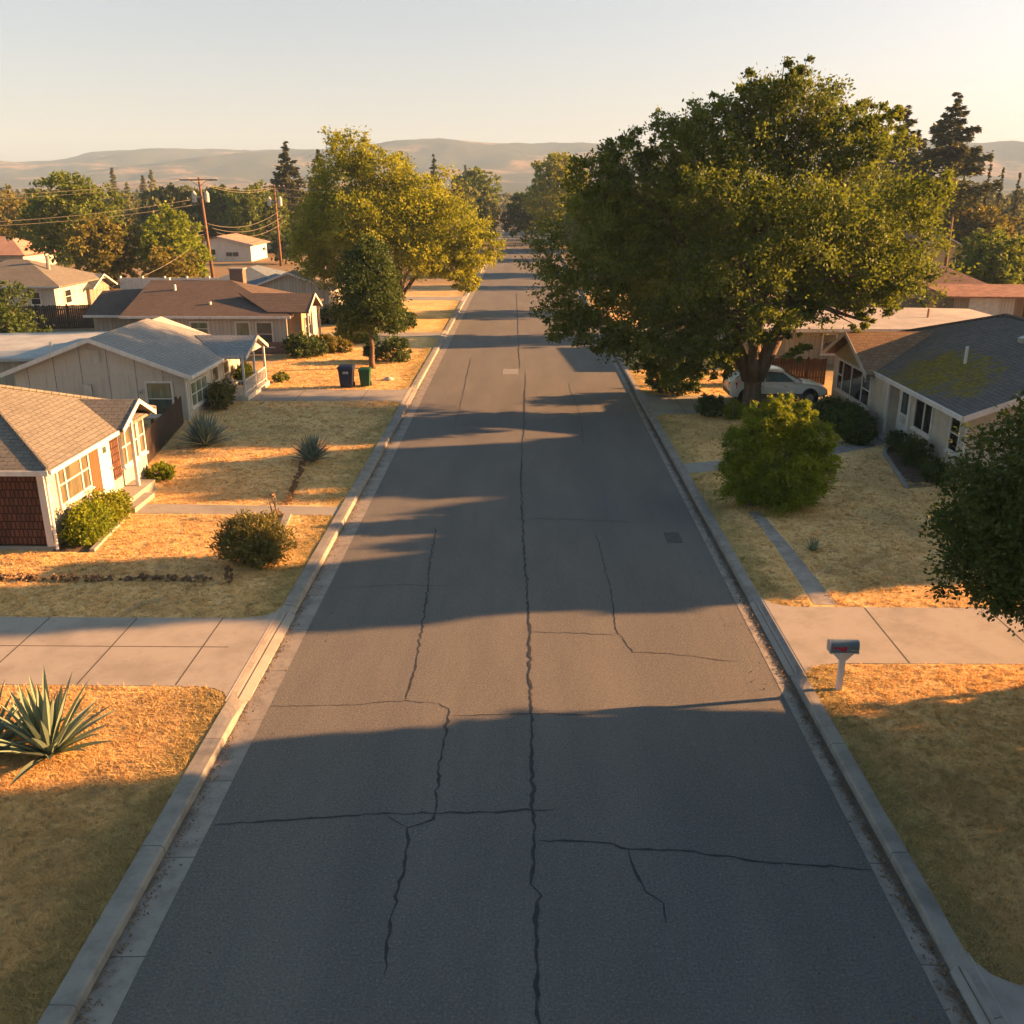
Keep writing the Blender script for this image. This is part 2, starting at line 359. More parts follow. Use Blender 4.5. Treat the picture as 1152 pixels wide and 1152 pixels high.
M = dict(
    ground=ground_mat(), grass=grass_mat(), asphalt=asphalt_mat(), gutter=gutter_mat(), kerb=kerb_mat(), hills=hill_mat(),
    tar=plain('tar', (0.04, 0.039, 0.039), 0.7, 0.3, 8),
    conc=concrete('driveway_concrete', (0.345, 0.305, 0.26), .65), conc2=concrete('path_concrete', (0.30, 0.275, 0.24), 0.7),
    joint=plain('joint_dirt', (0.09, 0.07, 0.05), 0.95, 0.3, 6),
    iron=plain('worn_steel', (0.24, 0.225, 0.205), 0.6, 0.2, 8), patch=plain('patch', (0.08, 0.077, 0.072), 0.8, 0.3, 8),
    white=plain('white_paint', (0.58, 0.565, 0.54), 0.5, 0.1, 4, streak=True), trim=plain('cream_trim', (0.48, 0.45, 0.40), 0.6, 0.15, 5, streak=True),
    stucco=plain('stucco', (0.40, 0.36, 0.31), 0.9, 0.15, 2.5, 0.5), stucco_r=plain('grey_stucco', (0.44, 0.40, 0.33), 0.9, 0.12, 2.0, 0.5),
    olive=plain('olive_paint', (0.27, 0.23, 0.11), 0.85, 0.12, 3),
    panel=boards('weathered_panels', (0.50, 0.46, 0.41), 1.22, joint=0.02), panelw=boards('white_boards', (0.50, 0.47, 0.42), 0.25),
    greyw=boards('grey_boards', (0.38, 0.36, 0.31), 0.3), shake=shakes('brown_shakes', (0.13, 0.055, 0.033), (0.075, 0.033, 0.022)),
    wood=boards('brown_wood', (0.21, 0.085, 0.035), 0.12, dark=0.3), fence=boards('fence_boards', (0.065, 0.043, 0.034), 0.14, dark=0.15, var=0.4),
    gatew=boards('red_brown_boards', (0.2, 0.075, 0.04), 0.16, dark=0.3), oldw=boards('grey_old_boards', (0.3, 0.25, 0.2), 0.18, dark=0.25, var=0.35),
    brick=bricks('red_brick', (0.2, 0.085, 0.06), (0.14, 0.06, 0.045), (0.22, 0.19, 0.16)),
    stone=bricks('tan_stone', (0.42, 0.27, 0.15), (0.33, 0.21, 0.12), (0.3, 0.24, 0.18)),
    r_tan=shingle('tan_shingles', (0.135, 0.122, 0.102), (0.185, 0.167, 0.14), 0.16),
    r_grey=shingle('grey_shingles', (0.21, 0.21, 0.21), (0.27, 0.265, 0.255), 0.16),
    r_brown=shingle('brown_shingles', (0.085, 0.062, 0.052), (0.115, 0.084, 0.07), 0.16),
    r_dark=shingle('charcoal_shingles', (0.098, 0.088, 0.08), (0.138, 0.124, 0.112), 0.17, moss=((16.7, 37.6), (1.9, 3.3), (0.21, 0.16, 0.014))),
    r_rust=shingle('mottled_brown_shingles', (0.17, 0.10, 0.065), (0.26, 0.165, 0.105), 0.2),
    r_blue=shingle('blue_grey_shingles', (0.12, 0.15, 0.175), (0.15, 0.18, 0.205), 0.2),
    r_red=shingle('red_brown_shingles', (0.2, 0.11, 0.08), (0.25, 0.14, 0.1), 0.2), r_pink=shingle('salmon_shingles', (0.36, 0.2, 0.14), (0.42, 0.25, 0.18), 0.2),
    flat=plain('pale_rolled_roofing', (0.36, 0.32, 0.28), 0.85, 0.14, 0.8), flat_g=plain('grey_rolled_roofing', (0.36, 0.38, 0.38), 0.85, 0.15, 1.0),
    rust=plain('rusty_metal', (0.26, 0.125, 0.075), 0.7, 0.35, 1.5), tin=plain('dull_metal', (0.45, 0.45, 0.43), 0.5, 0.15, 4, metal=0.4),
    curtain=glass('curtained_glass', (0.15, 0.13, 0.085), 0.1), dglass=glass('dark_glass', (0.028, 0.03, 0.028)), tglass=glass('teal_glass', (0.05, 0.085, 0.085), 0.08),
    ggl=glass('green_blind', (0.2, 0.24, 0.16), 0.15),
    pole=plain('pole_wood', (0.17, 0.09, 0.055), 0.85, 0.25, 3, streak=True), wire=plain('cable', (0.2, 0.17, 0.13), 0.5, 0.1, 3, 0),
    xformer=plain('transformer_grey', (0.40, 0.40, 0.39), 0.4, 0.06, 4), dark=plain('dark_rubber', (0.018, 0.018, 0.02), 0.8, 0.2, 6),
    binblue=plain('navy_plastic', (0.018, 0.028, 0.062), 0.45, 0.12, 6), bingreen=plain('green_plastic', (0.015, 0.075, 0.03), 0.45, 0.12, 6),
    carw=plain('silver_white_paint', (0.78, 0.77, 0.74), 0.25, 0.04, 2, 0, spec=0.6), carlow=plain('grey_cladding', (0.11, 0.105, 0.1), 0.6, 0.1, 4, 0),
    red=plain('red_plastic', (0.45, 0.02, 0.018), 0.35, 0.1, 5, 0), rim=plain('alloy', (0.5, 0.5, 0.5), 0.3, 0.06, 5, 0, metal=0.7),
    lamp=plain('clear_lens', (0.7, 0.7, 0.68), 0.15, 0.05, 5, 0),
    mailgrey=plain('galvanised', (0.16, 0.21, 0.24), 0.45, 0.15, 6, 0.1, metal=0.35), magenta=plain('red_sticker', (0.42, 0.03, 0.07), 0.5, 0.1, 9, 0),
    soil=plain('bare_soil', (0.12, 0.085, 0.055), 0.95, 0.3, 4, 0.6), rock=plain('pale_rock', (0.42, 0.38, 0.33), 0.9, 0.2, 5, 0.5),
    yellow=plain('yellow_wall', (0.5, 0.36, 0.17), 0.9, 0.1, 2),
    bark=plain('bark', (0.13, 0.088, 0.06), 0.95, 0.4, 5, 0.9, streak=True), barkd=plain('dark_bark', (0.07, 0.052, 0.04), 0.95, 0.4, 5, 0.9, streak=True),
    l_oak=leafmat('oak_leaves', (0.072, 0.115, 0.022), (0.13, 0.175, 0.028), 0.48, 0.35, (0.22, 0.235, 0.03)),
    l_yel=leafmat('yellowing_leaves', (0.17, 0.215, 0.022), (0.29, 0.305, 0.024), 0.48, 0.35, (0.40, 0.38, 0.03)),
    l_dark=leafmat('dark_leaves', (0.042, 0.078, 0.02), (0.072, 0.108, 0.025), 0.32, 0.6, (0.11, 0.14, 0.03)),
    l_mid=leafmat('green_leaves', (0.09, 0.135, 0.024), (0.15, 0.20, 0.03), 0.45, 0.3, (0.23, 0.26, 0.035)),
    l_gold=leafmat('golden_leaves', (0.135, 0.13, 0.022), (0.22, 0.185, 0.03), 0.38, 0.4, (0.29, 0.24, 0.04)),
    l_bright=leafmat('bright_leaves', (0.11, 0.175, 0.018), (0.22, 0.28, 0.022), 0.5, 0.8, (0.36, 0.38, 0.026)),
    l_con=leafmat('needles', (0.058, 0.072, 0.03), (0.095, 0.10, 0.038), 0.28, 0.4, (0.14, 0.13, 0.045)),
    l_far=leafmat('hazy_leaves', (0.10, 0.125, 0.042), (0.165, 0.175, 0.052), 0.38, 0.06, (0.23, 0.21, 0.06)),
    l_olive=leafmat('olive_leaves', (0.11, 0.115, 0.035), (0.18, 0.165, 0.05), 0.35, 1.2, (0.28, 0.22, 0.07)),
    l_dry=leafmat('dry_twigs', (0.21, 0.135, 0.09), (0.30, 0.2, 0.13), 0.25, 1.5, (0.38, 0.26, 0.16)),
    agave=leafmat('agave_leaves', (0.16, 0.21, 0.15), (0.21, 0.27, 0.19), 0.15, 1.2, (0.26, 0.31, 0.2)),
    blueag=leafmat('blue_agave_leaves', (0.12, 0.185, 0.17), (0.16, 0.225, 0.205), 0.15, 1.2, (0.2, 0.27, 0.24)),
)

# ------------------------------------------------------------------ foliage
def cards(C, D, S, L, W):
    """rhombic leaf faces from centres, long directions, side directions"""
    n = len(C)
    V = np.empty((n, 4, 3))
    V[:, 0] = C - D * L[:, None] / 2; V[:, 1] = C + S * W[:, None] / 2 - D * L[:, None] * 0.08
    V[:, 2] = C + D * L[:, None] / 2; V[:, 3] = C - S * W[:, None] / 2 - D * L[:, None] * 0.08
    return V.reshape(-1, 3), np.arange(n * 4).reshape(n, 4)

def unit(a): return a / np.maximum(np.linalg.norm(a, axis=1, keepdims=True), 1e-9)

def leaf_cloud(blobs, n, L, seed, droop=0.0, clump=0.2, per=26, aspect=0.55, up=0.0, shell=0.5):
    r = np.random.default_rng(seed)
    bl = np.array(blobs, float)
    area = (bl[:, 3] * bl[:, 4] + bl[:, 3] * bl[:, 5] + bl[:, 4] * bl[:, 5]) ** 0.9
    Cs, Ds = [], []
    for b, a in zip(bl, area):
        m = max(12, int(n * a / area.sum())); k = max(3, m // per)
        d = unit(r.normal(size=(k, 3))); rad = shell + (1.05 - shell) * r.random((k, 1)) ** 0.6
        lob = 1 + 0.16 * np.sin(d[:, :1] * 5 + seed + b[0]) * np.cos(d[:, 1:2] * 4 + b[1]) + 0.08 * r.normal(size=(k, 1))
        cc = b[:3] + d * rad * lob * b[3:6]
        rr = clump * b[3:6].mean() * (0.6 + 0.8 * r.random(k))
        pick = r.integers(0, k, m)
        off = r.normal(size=(m, 3)) * rr[pick][:, None] * 0.55
        off[:, 2] *= 0.75
        off[:, 2] -= droop * np.abs(off[:, 0]) 
        Cs.append(cc[pick] + off)
        Ds.append(unit(d[pick] * 0.5 + unit(off) * 0.5 + r.normal(size=(m, 3)) * 0.75 + np.array([0, 0, up - droop])))
    C = np.concatenate(Cs); D = np.concatenate(Ds)
    S = unit(np.cross(D, r.normal(size=D.shape)))
    l = L * (0.6 + 0.8 * r.random(len(C)))
    return cards(C, D, S, l, l * aspect)

def gen_blobs(seed, H, R, zlow, k=11, cone=0.0):
    r = random.Random(seed); out = []
    h = H - zlow; zc = zlow + h * 0.5
    out.append((0, 0, zc, R * 0.62, R * 0.62, h * 0.42))
    for i in range(k):
        t = (i + 0.5) / k; z = zlow + h * (0.16 + 0.74 * t)
        w = math.sin(math.pi * (0.18 + 0.74 * t)) ** 0.7 * (1 - cone * t)
        a = i * 2.4 + r.uniform(-.4, .4); rr = R * w * r.uniform(0.45, 0.68); s = R * r.uniform(0.30, 0.46)
        out.append((math.cos(a) * rr, math.sin(a) * rr, z, s, s, s * 0.8))
    out.append((r.uniform(-.2, .2) * R, r.uniform(-.2, .2) * R, H - R * 0.28, R * 0.34, R * 0.34, R * 0.3))
    return out

def trunk_mb(h, r0, blobs, seed, zsplit=None, nl=7, lean=(0, 0)):
    rd = random.Random(seed); mb = MB(); zs = zsplit or h * 0.45
    P = []
    for i in range(6):
        t = i / 5; P.append((lean[0] * t + rd.uniform(-.03, .03) * h * 0.3 * (t > 0), lean[1] * t, -0.1 + t * (zs + 0.1)))
    mb.tube(P, [r0 * (1.5 if i == 0 else 1.12 if i == 1 else 1 - 0.07 * i) for i in range(6)], 10)
    top = Vector(P[-1]); cand = sorted(blobs, key=lambda b: -(b[3])); cand = cand[:nl]
    for b in cand:
        e = Vector(b[:3]); mid = top.lerp(e, 0.5) + Vector((rd.uniform(-.1, .1), rd.uniform(-.1, .1), 0.08)) * (e - top).length
        q = top.lerp(mid, 0.5) + Vector((0, 0, 0.04 * (e - top).length))
        rr = r0 * rd.uniform(0.38, 0.55)
        mb.tube([Vector(P[-2]), top, q, mid, mid.lerp(e, 0.6), e], [rr, rr, rr * .8, rr * .6, rr * .4, rr * .12], 7)
        for _ in range(2):
            f = e + Vector((rd.uniform(-1, 1), rd.uniform(-1, 1), rd.uniform(-.5, 1))) * b[3] * 0.8
            mb.tube([mid, mid.lerp(f, .5) + Vector((0, 0, .1)), f], [rr * .45, rr * .3, rr * .06], 5)
    return mb

def tree(name, label, loc, blobs, n, L, leaf, r0=0.25, h=None, seed=1, zsplit=None, group=None, cat='tree', bark='bark', nl=7, **kw):
    t = thing(name, label, cat, loc, group)
    h = h or max(b[2] + b[5] for b in blobs)
    ORG_bak = ORG[t.name]; ORG[t.name] = (0, 0, 0)
    trunk_mb(h, r0, blobs, seed, zsplit, nl).build('trunk', M[bark], t, smooth=True)
    V, F = leaf_cloud(blobs, n, L, seed, **kw)
    npmesh('crown', V, F, M[leaf], t)
    ORG[t.name] = ORG_bak
    return t

def shrub(name, label, loc, blobs, n, L, leaf, seed=1, cat='shrub', group=None, stems=True, **kw):
    t = thing(name, label, cat, loc, group)
    b0 = ORG[t.name]; ORG[t.name] = (0, 0, 0)
    if stems:
        mb = MB(); rd = random.Random(seed)
        for b in blobs:
            for _ in range(3):
                e = Vector(b[:3]) + Vector((rd.uniform(-1, 1) * b[3] * .6, rd.uniform(-1, 1) * b[4] * .6, rd.uniform(0, .6) * b[5]))
                s_ = Vector((b[0] * .5 + rd.uniform(-.1, .1), b[1] * .5 + rd.uniform(-.1, .1), -.03))
                mb.tube([s_, s_.lerp(e, .5) + Vector((0, 0, .05)), e], [.03, .022, .006], 5)
        mb.build('stem', M['barkd'], t)
    V, F = leaf_cloud(blobs, n, L, seed, **kw)
    npmesh('foliage', V, F, M[leaf], t)
    ORG[t.name] = b0
    return t

def conifer(name, label, loc, H, R, n, L, seed, zlow=0.12, group=None, leaf='l_con', sparse=0.0):
    t = thing(name, label, 'tree', loc, group); b0 = ORG[t.name]; ORG[t.name] = (0, 0, 0)
    r = np.random.default_rng(seed); mb = MB()
    mb.tube([(0, 0, -.1), (0, 0, H * .5), (0, 0, H * 0.98)], [H * .022, H * .013, .03], 8)
    C, D = [], []
    lv = int(12 + H * 0.9); tot = 0
    br = []
    for i in range(lv):
        u = i / (lv - 1); z = H * (zlow + (0.985 - zlow) * u)
        for k in range(6 if u < .8 else 5):
            if r.random() < sparse: continue
            a = r.random() * 6.283; ln = R * ((1 - u) ** 0.75 + 0.05) * (0.6 + 0.55 * r.random())
            br.append((z + r.normal() * .022 * H, a, ln))
    tl = sum(b[2] + .4 for b in br)
    for z, a, ln in br:
        m = max(6, int(n * (ln + .4) / tl)); s = r.random(m) ** 0.7
        dx, dy = math.cos(a), math.sin(a)
        w = r.normal(size=m) * 0.13 * (ln * (1.1 - s) + .3)
        zz = z - 0.28 * ln * s + 0.22 * ln * s ** 3 + r.normal(size=m) * (.05 * ln + .04) - np.abs(w) * .25
        C.append(np.stack([dx * ln * s - dy * w, dy * ln * s + dx * w, zz], 1))
        D.append(np.stack([dx + r.normal(size=m) * .5, dy + r.normal(size=m) * .5, -.15 + r.normal(size=m) * .35], 1))
        if ln > R * .25: mb.tube([(0, 0, z), (dx * ln * .5, dy * ln * .5, z - .12 * ln), (dx * ln * .9, dy * ln * .9, z - .09 * ln)], [H * .004, H * .003, .015], 5)
    mb.build('trunk', M['barkd'], t, smooth=True)
    C = np.concatenate(C); D = unit(np.concatenate(D)); S = unit(np.cross(D, r.normal(size=D.shape) * .5 + np.array([0, 0, 1])))
    l = L * (0.6 + 0.8 * r.random(len(C)))
    V, F = cards(C, D, S, l, l * .5)
    npmesh('crown', V, F, M[leaf], t); ORG[t.name] = b0
    return t

def copy_tree(o, loc, rz, s, label, group=None):
    c = o.copy(); link(c); c.location = loc; c.rotation_euler = (0, 0, rz); c.scale = (s, s, s * 1.0); c['label'] = label
    if group: c['group'] = group
    for ch in o.children:
        d = ch.copy(); link(d); d.parent = c
    return c

def rosette(name, label, centers, mat, seed, cat='agave'):
    x0, y0, z0 = centers[0][:3]
    rd = random.Random(seed); mb = MB()
    for (cx, cy, cz, nl, ln, wd, emin, emax) in centers:
        emin = max(emin, 17)
        for i in range(nl):
            a = i * 2.39996 + rd.uniform(-.15, .15); t = i / nl
            el = R_(emin + (emax - emin) * (t ** 0.8) + rd.uniform(-7, 7)); l = ln * rd.uniform(.75, 1.08) * (0.82 + .18 * t)
            w = wd * rd.uniform(.85, 1.15); bend = rd.uniform(.05, .22) * (1 - t * .6)
            d = Vector((math.cos(a) * math.cos(el), math.sin(a) * math.cos(el), math.sin(el))); sd = Vector((-math.sin(a), math.cos(a), 0)); up = d.cross(sd) * -1
            if up.z < 0: up = -up
            L_, C_, R2 = [], [], []; K = 7
            for k in range(K):
                s = k / (K - 1); p = Vector((cx, cy, cz)) + d * (l * s) + Vector((0, 0, -bend * l * s * s)) + Vector((math.cos(a), math.sin(a), 0)) * .05
                ww = w * (0.75 + .9 * s - 1.65 * s ** 2.2) * .5 if s < 1 else 0.002
                ww = max(ww, .003)
                L_.append(p - sd * ww + up * ww * .55); C_.append(p); R2.append(p + sd * ww + up * ww * .55)
            vs = [q for tri in zip(L_, C_, R2) for q in tri]
            fs = []
            for k in range(K - 1):
                b = k * 3; fs += [(b, b + 1, b + 4, b + 3), (b + 1, b + 2, b + 5, b + 4)]
            mb.add(vs, fs)
    me = bpy.data.meshes.new(name); me.from_pydata([(x - x0, y - y0, z - z0) for x, y, z in mb.v], [], mb.f); me.materials.append(M[mat])
    o = link(bpy.data.objects.new(name, me)); o.location = (x0, y0, z0); ORG[o.name] = (x0, y0, z0)
    return tag(o, label, cat)

# ------------------------------------------------------------------ setting: ground, road, kerbs, drives
GZ = 0.10
RX0, RX1 = -5.2, 5.45          # asphalt edges
KL, KR = (-5.70, -6.06), (5.80, 6.08)   # kerb face, kerb back
xs = [-4300, -1200, -300, -90, -40, -20, KL[1] + .004, KL[1] + .014, 0, KR[1] - .014, KR[1] - .004, 20, 40, 90, 300, 1200, 4300]
zs = [GZ] * 7 + [-0.06, -0.06, -0.06] + [GZ] * 7
ys = [-60, 0, 20, 40, 60, 100, 160, 260, 262, 500, 1000, 2000, 4200]
mb = MB(); nx = len(xs); vs = []
for y in ys:
    for x, z in zip(xs, zs): vs.append((x, y, z if y < 261 else GZ - 0.3))
mb.add(vs, [(j * nx + i, j * nx + i + 1, (j + 1) * nx + i + 1, (j + 1) * nx + i) for j in range(len(ys) - 1) for i in range(nx - 1)])
struct('ground', mb, M['ground'])

road = MB()
road.add([(RX0, -40, 0), (RX1, -40, 0), (RX1, 262, 0), (RX0, 262, 0)], [(0, 1, 2, 3)])
road_o = struct('road', road, M['asphalt'])
cross = MB(); cross.add([(-160, 262.5, -.17), (160, 262.5, -.17), (160, 272, -.17), (-160, 272, -.17)], [(0, 1, 2, 3)])
struct('side_street', cross, M['conc2'])

CR = {
 0.066: [[(0.05, 55), (0.0, 45), (-0.12, 32.99), (-0.02, 27.03), (0.08, 23.37), (0.16, 20.25), (0.13, 18.18), (0.17, 16.63), (0.17, 14.98), (0.18, 13.58), (0.19, 12.37), (0.12, 11.78), (0.22, 11.53), (0.2, 10.59), (0.21, 9.24), (.2, 6)],
        [(-.9, 100), (-.55, 75), (-.3, 56)]],
 .05: [[(-2.76, 27.85), (-2.67, 25.05), (-2.52, 22.41), (-2.4, 19.25), (-2.43, 17.25)],
       [(-1.73, 17.07), (-1.52, 16.88), (-1.51, 15.91), (-1.54, 14.96), (-1.49, 13.69), (-1.52, 13.3), (-1.89, 13.07), (-1.82, 12.35), (-1.88, 11.5), (-1.9, 10.74), (-1.86, 9.97)],
       [(-5.16, 13.11), (-3.12, 13.37), (-2.33, 13.44), (-1.54, 13.48), (-0.74, 13.51), (0.19, 13.58), (0.55, 13.61)],
       [(0.26, 12.8), (1.29, 12.76), (1.69, 12.58), (2.49, 12.61), (3.07, 12.47), (3.81, 12.31), (5.43, 12.16)],
       [(1.69, 12.58), (1.75, 12.07), (1.88, 11.6), (2.09, 11.36), (2.08, 10.98)], [(-2.29, 13.39), (-1.89, 13.07)]],
 .03: [[(-5.2, 16.93), (-3.81, 16.98), (-2.42, 17.19), (-1.73, 17.07)], [(2.21, 27.48), (2.28, 24.75), (2.31, 22.77), (2.23, 20.53), (2.51, 19.43), (3.31, 19.37), (4.84, 19.0)],
       [(0.13, 20.45), (2.21, 20.32)], [(-1.5, 16.61), (-0.6, 16.67), (0.17, 16.72), (1.4, 16.68)], [(-0.83, 28.78), (1.6, 28.62), (3.85, 28.38)],
       [(-4.7, 23.05), (-3.34, 23.26), (-1.88, 23.19)], [(-3.4, 60), (-3.2, 48), (-3.1, 40)], [(2.4, 52), (2.6, 44), (2.5, 38)]],
}
rd = random.Random(5); mb = MB()
for w, lines in CR.items():
    for ln in lines:
        pts = []
        for (a, b) in zip(ln[:-1], ln[1:]):
            d = math.hypot(b[0] - a[0], b[1] - a[1]); k = max(2, int(d / .14)) if d < 8 else int(d / 1.0)
            for i in range(k):
                t = i / k; pts.append((a[0] + (b[0] - a[0]) * t + rd.gauss(0, .019), a[1] + (b[1] - a[1]) * t + rd.gauss(0, .016)))
        pts.append(ln[-1]); prev = None; vs = []
        for i, p in enumerate(pts):
            q0 = pts[max(i - 1, 0)]; q1 = pts[min(i + 1, len(pts) - 1)]; dx, dy = q1[0] - q0[0], q1[1] - q0[1]; l = math.hypot(dx, dy) or 1
            e = min(1, .25 + min(i, len(pts) - 1 - i) * .3); ww = w * .5 * rd.uniform(.35, 1.3) * e
            x = p[0] - dy / l * ww, p[0] + dy / l * ww
            zz = .004 + .0004 * (lines.index(ln) % 7) + (.003 if w > .06 else 0)
            vs += [(max(RX0, min(RX1, x[0])), p[1] + dx / l * ww, zz), (max(RX0, min(RX1, x[1])), p[1] - dx / l * ww, zz)]
        mb.add(vs, [(2 * i, 2 * i + 1, 2 * i + 3, 2 * i + 2) for i in range(len(pts) - 1)])
mb.build('crack_sealant', M['tar'], road_o)
mb = MB(); mb.box(-1.27, -.37, 54.0, 55.7, -.02, .006); mb.build('repair_patch', M['iron'], road_o)
mb = MB(); mb.box(4.32, 4.78, 26.55, 27.45, -.02, .006); mb.build('utility_patch', M['patch'], road_o)

DL = [(17.55, 20.9), (46.1, 48.9), (68, 70.2), (92, 95)]
DR = [(5.5, 9.75), (18.75, 21.75), (43.4, 47.7), (71.0, 73.4), (98, 101)]
def kerb_h(y, drives):
    h = 1.0
    for a, b in drives:
        a -= .45; b += .45
        d = 0 if a <= y <= b else min(abs(y - a), abs(y - b))
        h = min(h, min(1, d / .8))
    return h
for sgn, (kf, kb), rx, dr in ((-1, KL, RX0, DL), (1, KR, RX1, DR)):
    yy = sorted(set([-40, 261] + [round(-2 + .25 * i, 2) for i in range(440)] + list(range(108, 262, 6))))
    g = MB(); vs = []
    for y in yy: vs += [(rx, y, .004), (kf + sgn * .01, y, -.012)]
    g.add(vs, [(2 * i, 2 * i + 1, 2 * i + 3, 2 * i + 2) for i in range(len(yy) - 1)])
    struct('gutter_strip', g, M['gutter'])
    kmb = MB(); rings = []
    for y in yy:
        h = kerb_h(y, dr); top = .006 + h * .134; back = .112 + h * .022
        x1 = kf + sgn * .045
        rings.append([(kf, y, -.05), (kf + sgn * .012, y, .005 + (top - .025) * .8 * h), (x1, y, top - .008 * h), (kf + (kb - kf) * .45, y, top + (back - top) * .45), (kb, y, back), (kb, y, -.05)])
    kmb.loft(rings)
    struct('kerb', kmb, M['kerb'])

def arc_pts(cx, cy, r, a0, a1, n=7): return [(cx + r * math.cos(R_(a0 + (a1 - a0) * i / n)), cy + r * math.sin(R_(a0 + (a1 - a0) * i / n))) for i in range(n + 1)]
def drive(y0, y1, xk, xf, mat, z=GZ + .012, r=0.75, joints=(), midj=None, name='driveway'):
    s = 1 if xf > xk else -1
    near = [(xk, y0 - r), (xk + s * .06, y0 - r * .6), (xk + s * .2, y0 - r * .3), (xk + s * .45, y0 - r * .1), (xk + s * .85, y0)]
    far = [(x, y1 + (y0 - y)) for x, y in near]
    pts = near + [(xf, y0 + .08), (xf, y1 - .05)] + far[::-1]
    mb = MB(); mb.prism([(x, y, z - .08) for x, y in pts], (0, 0, .08))
    kf_ = KL[0] if s < 0 else KR[0]
    a_ = [(kf_ - s * .02, y0 - .38, .016), (xk + s * .05, y0 - .62, z + .006), (xk + s * .05, y1 + .62, z + .006), (kf_ - s * .02, y1 + .38, .016)]
    mb.prism([(x, y, zz - .03) for x, y, zz in a_], (0, 0, .03))
    o = struct(name, mb, mat)
    MB().prism([(xk - s * .183, y0 - .42, .0705), (xk - s * .17, y0 - .42, .0735), (xk - s * .17, y1 + .42, .0735), (xk - s * .183, y1 + .42, .0705)], (0, 0, .003)).build('expansion_joint', M['joint'], o)
    jm = MB()
    for jx in joints: jm.box(jx - .014, jx + .014, y0 + .03, y1 - .03, z - .01, z + .003)
    if midj: jm.box(min(xf, xk + s * .7), max(xf, xk + s * .7), midj - .013, midj + .013, z - .01, z + .004)
    if joints or midj: jm.build('expansion_joint', M['joint'], o)
    return o
drive(17.55, 20.9, KL[1], -28, M['conc'], joints=(-7.35, -9.45, -11.6, -13.7, -15.9), midj=19.35)
drive(46.1, 48.9, KL[1], -24, M['conc2'], joints=(-8.2, -11.5))
drive(68, 70.2, KL[1], -16, M['conc2']); drive(92, 95, KL[1], -20, M['conc2'])
drive(18.75, 21.75, KR[1], 26, M['conc'], joints=(8.55, 11.6, 14.6))
drive(5.5, 9.75, KR[1], 20, M['conc'], joints=(7.0,))
drive(43.4, 47.7, KR[1], 17, M['conc2'], joints=(7.6, 10.4)); drive(71, 73.4, KR[1], 20, M['conc2']); drive(98, 101, KR[1], 20, M['conc2'])
mb = MB(); mb.prism([(x, y, GZ - .05) for x, y in [(-12.75, 28.75), (-6.08, 28.65), (-6.08, 29.5), (-12.75, 29.75)]], (0, 0, .058)); struct('footpath', mb, M['conc2'])
mb = MB(); mb.prism([(x, y, GZ - .05) for x, y in [(6.1, 33.6), (9.5, 34.6), (14.4, 37.6), (14.9, 38.9), (13.6, 38.6), (9.2, 35.8), (6.1, 34.9)]], (0, 0, .058)); struct('footpath', mb, M['conc2'])
mb = MB(); mb.prism([(7.35, 21.9, GZ - .05), (7.95, 21.9, GZ - .05), (7.85, 26, GZ - .05), (7.7, 29.2, GZ - .05), (7.3, 29.2, GZ - .05), (7.4, 26, GZ - .05)], (0, 0, .056)); struct('worn_path', mb, plain('worn_dirt', (.30, .26, .22), .95, .25, 3, .5))
mb = MB(); mb.prism([(-13.7, 25.3, GZ - .05), (-12.55, 25.3, GZ - .05), (-12.75, 28.6, GZ - .05), (-13.7, 28.6, GZ - .05)], (0, 0, .056)); struct('soil_bed', mb, M['soil'])
mb = MB(); mb.prism([(15.65, 32.4, GZ - .05), (13.5, 31.8, GZ - .05), (14.35, 36.6, GZ - .05), (14.95, 37.9, GZ - .05), (15.65, 37.9, GZ - .05)], (0, 0, .056)); struct('soil_bed', mb, M['soil'])

# hills
prof = [(-.62, 60), (-.53, 96), (-.47, 100), (-.43, 122), (-.38, 134), (-.31, 139), (-.26, 143), (-.2, 141), (-.12, 150), (-.08, 157), (-.05, 151), (0, 147), (.08, 146), (.2, 142), (.35, 146), (.47, 151), (.55, 149), (.7, 120)]
def prof_h(a):
    for (a0, h0), (a1, h1) in zip(prof[:-1], prof[1:]):
        if a0 <= a <= a1: return h0 + (h1 - h0) * (a - a0) / (a1 - a0)
    return 60
NX, NY = 240, 90; V = np.zeros((NX * NY, 3))
for j in range(NY):
    y = 1250 + (3900 - 1250) * j / (NY - 1)
    for i in range(NX):
        a = -.66 + 1.36 * i / (NX - 1); x = a * y
        t = min(1, max(0, (y - 1350) / 1750)); s = t * t * (3 - 2 * t)
        rid = mnoise.ridged_multi_fractal((x / 620, y / 620, 2.3), 0.9, 2.1, 5, 1.0, 2.0) if False else mnoise.fractal((x / 520, y / 700, 1.7), 0.8, 2.0, 6)
        back = 1 if y < 3150 else max(.2, 1 - (y - 3150) / 900)
        r2 = mnoise.fractal((x / 150, y / 230, 5.1), 0.9, 2.0, 4)
        z = prof_h(a) * .93 * s * back * (1 + .30 * rid * (1 - .72 * s)) + (8 + 30 * rid) * s * (1 - s) * 2.0 + r2 * 9 * s * (1 - .6 * s)
        V[j * NX + i] = (x, y, max(z, -.25) - .25 if s < .02 else z)
F = np.array([(j * NX + i, j * NX + i + 1, (j + 1) * NX + i + 1, (j + 1) * NX + i) for j in range(NY - 1) for i in range(NX - 1)])
h_o = npmesh('hills', V, F, M['hills']); h_o.data.polygons.foreach_set('use_smooth', [True] * len(F)); h_o['kind'] = 'structure'

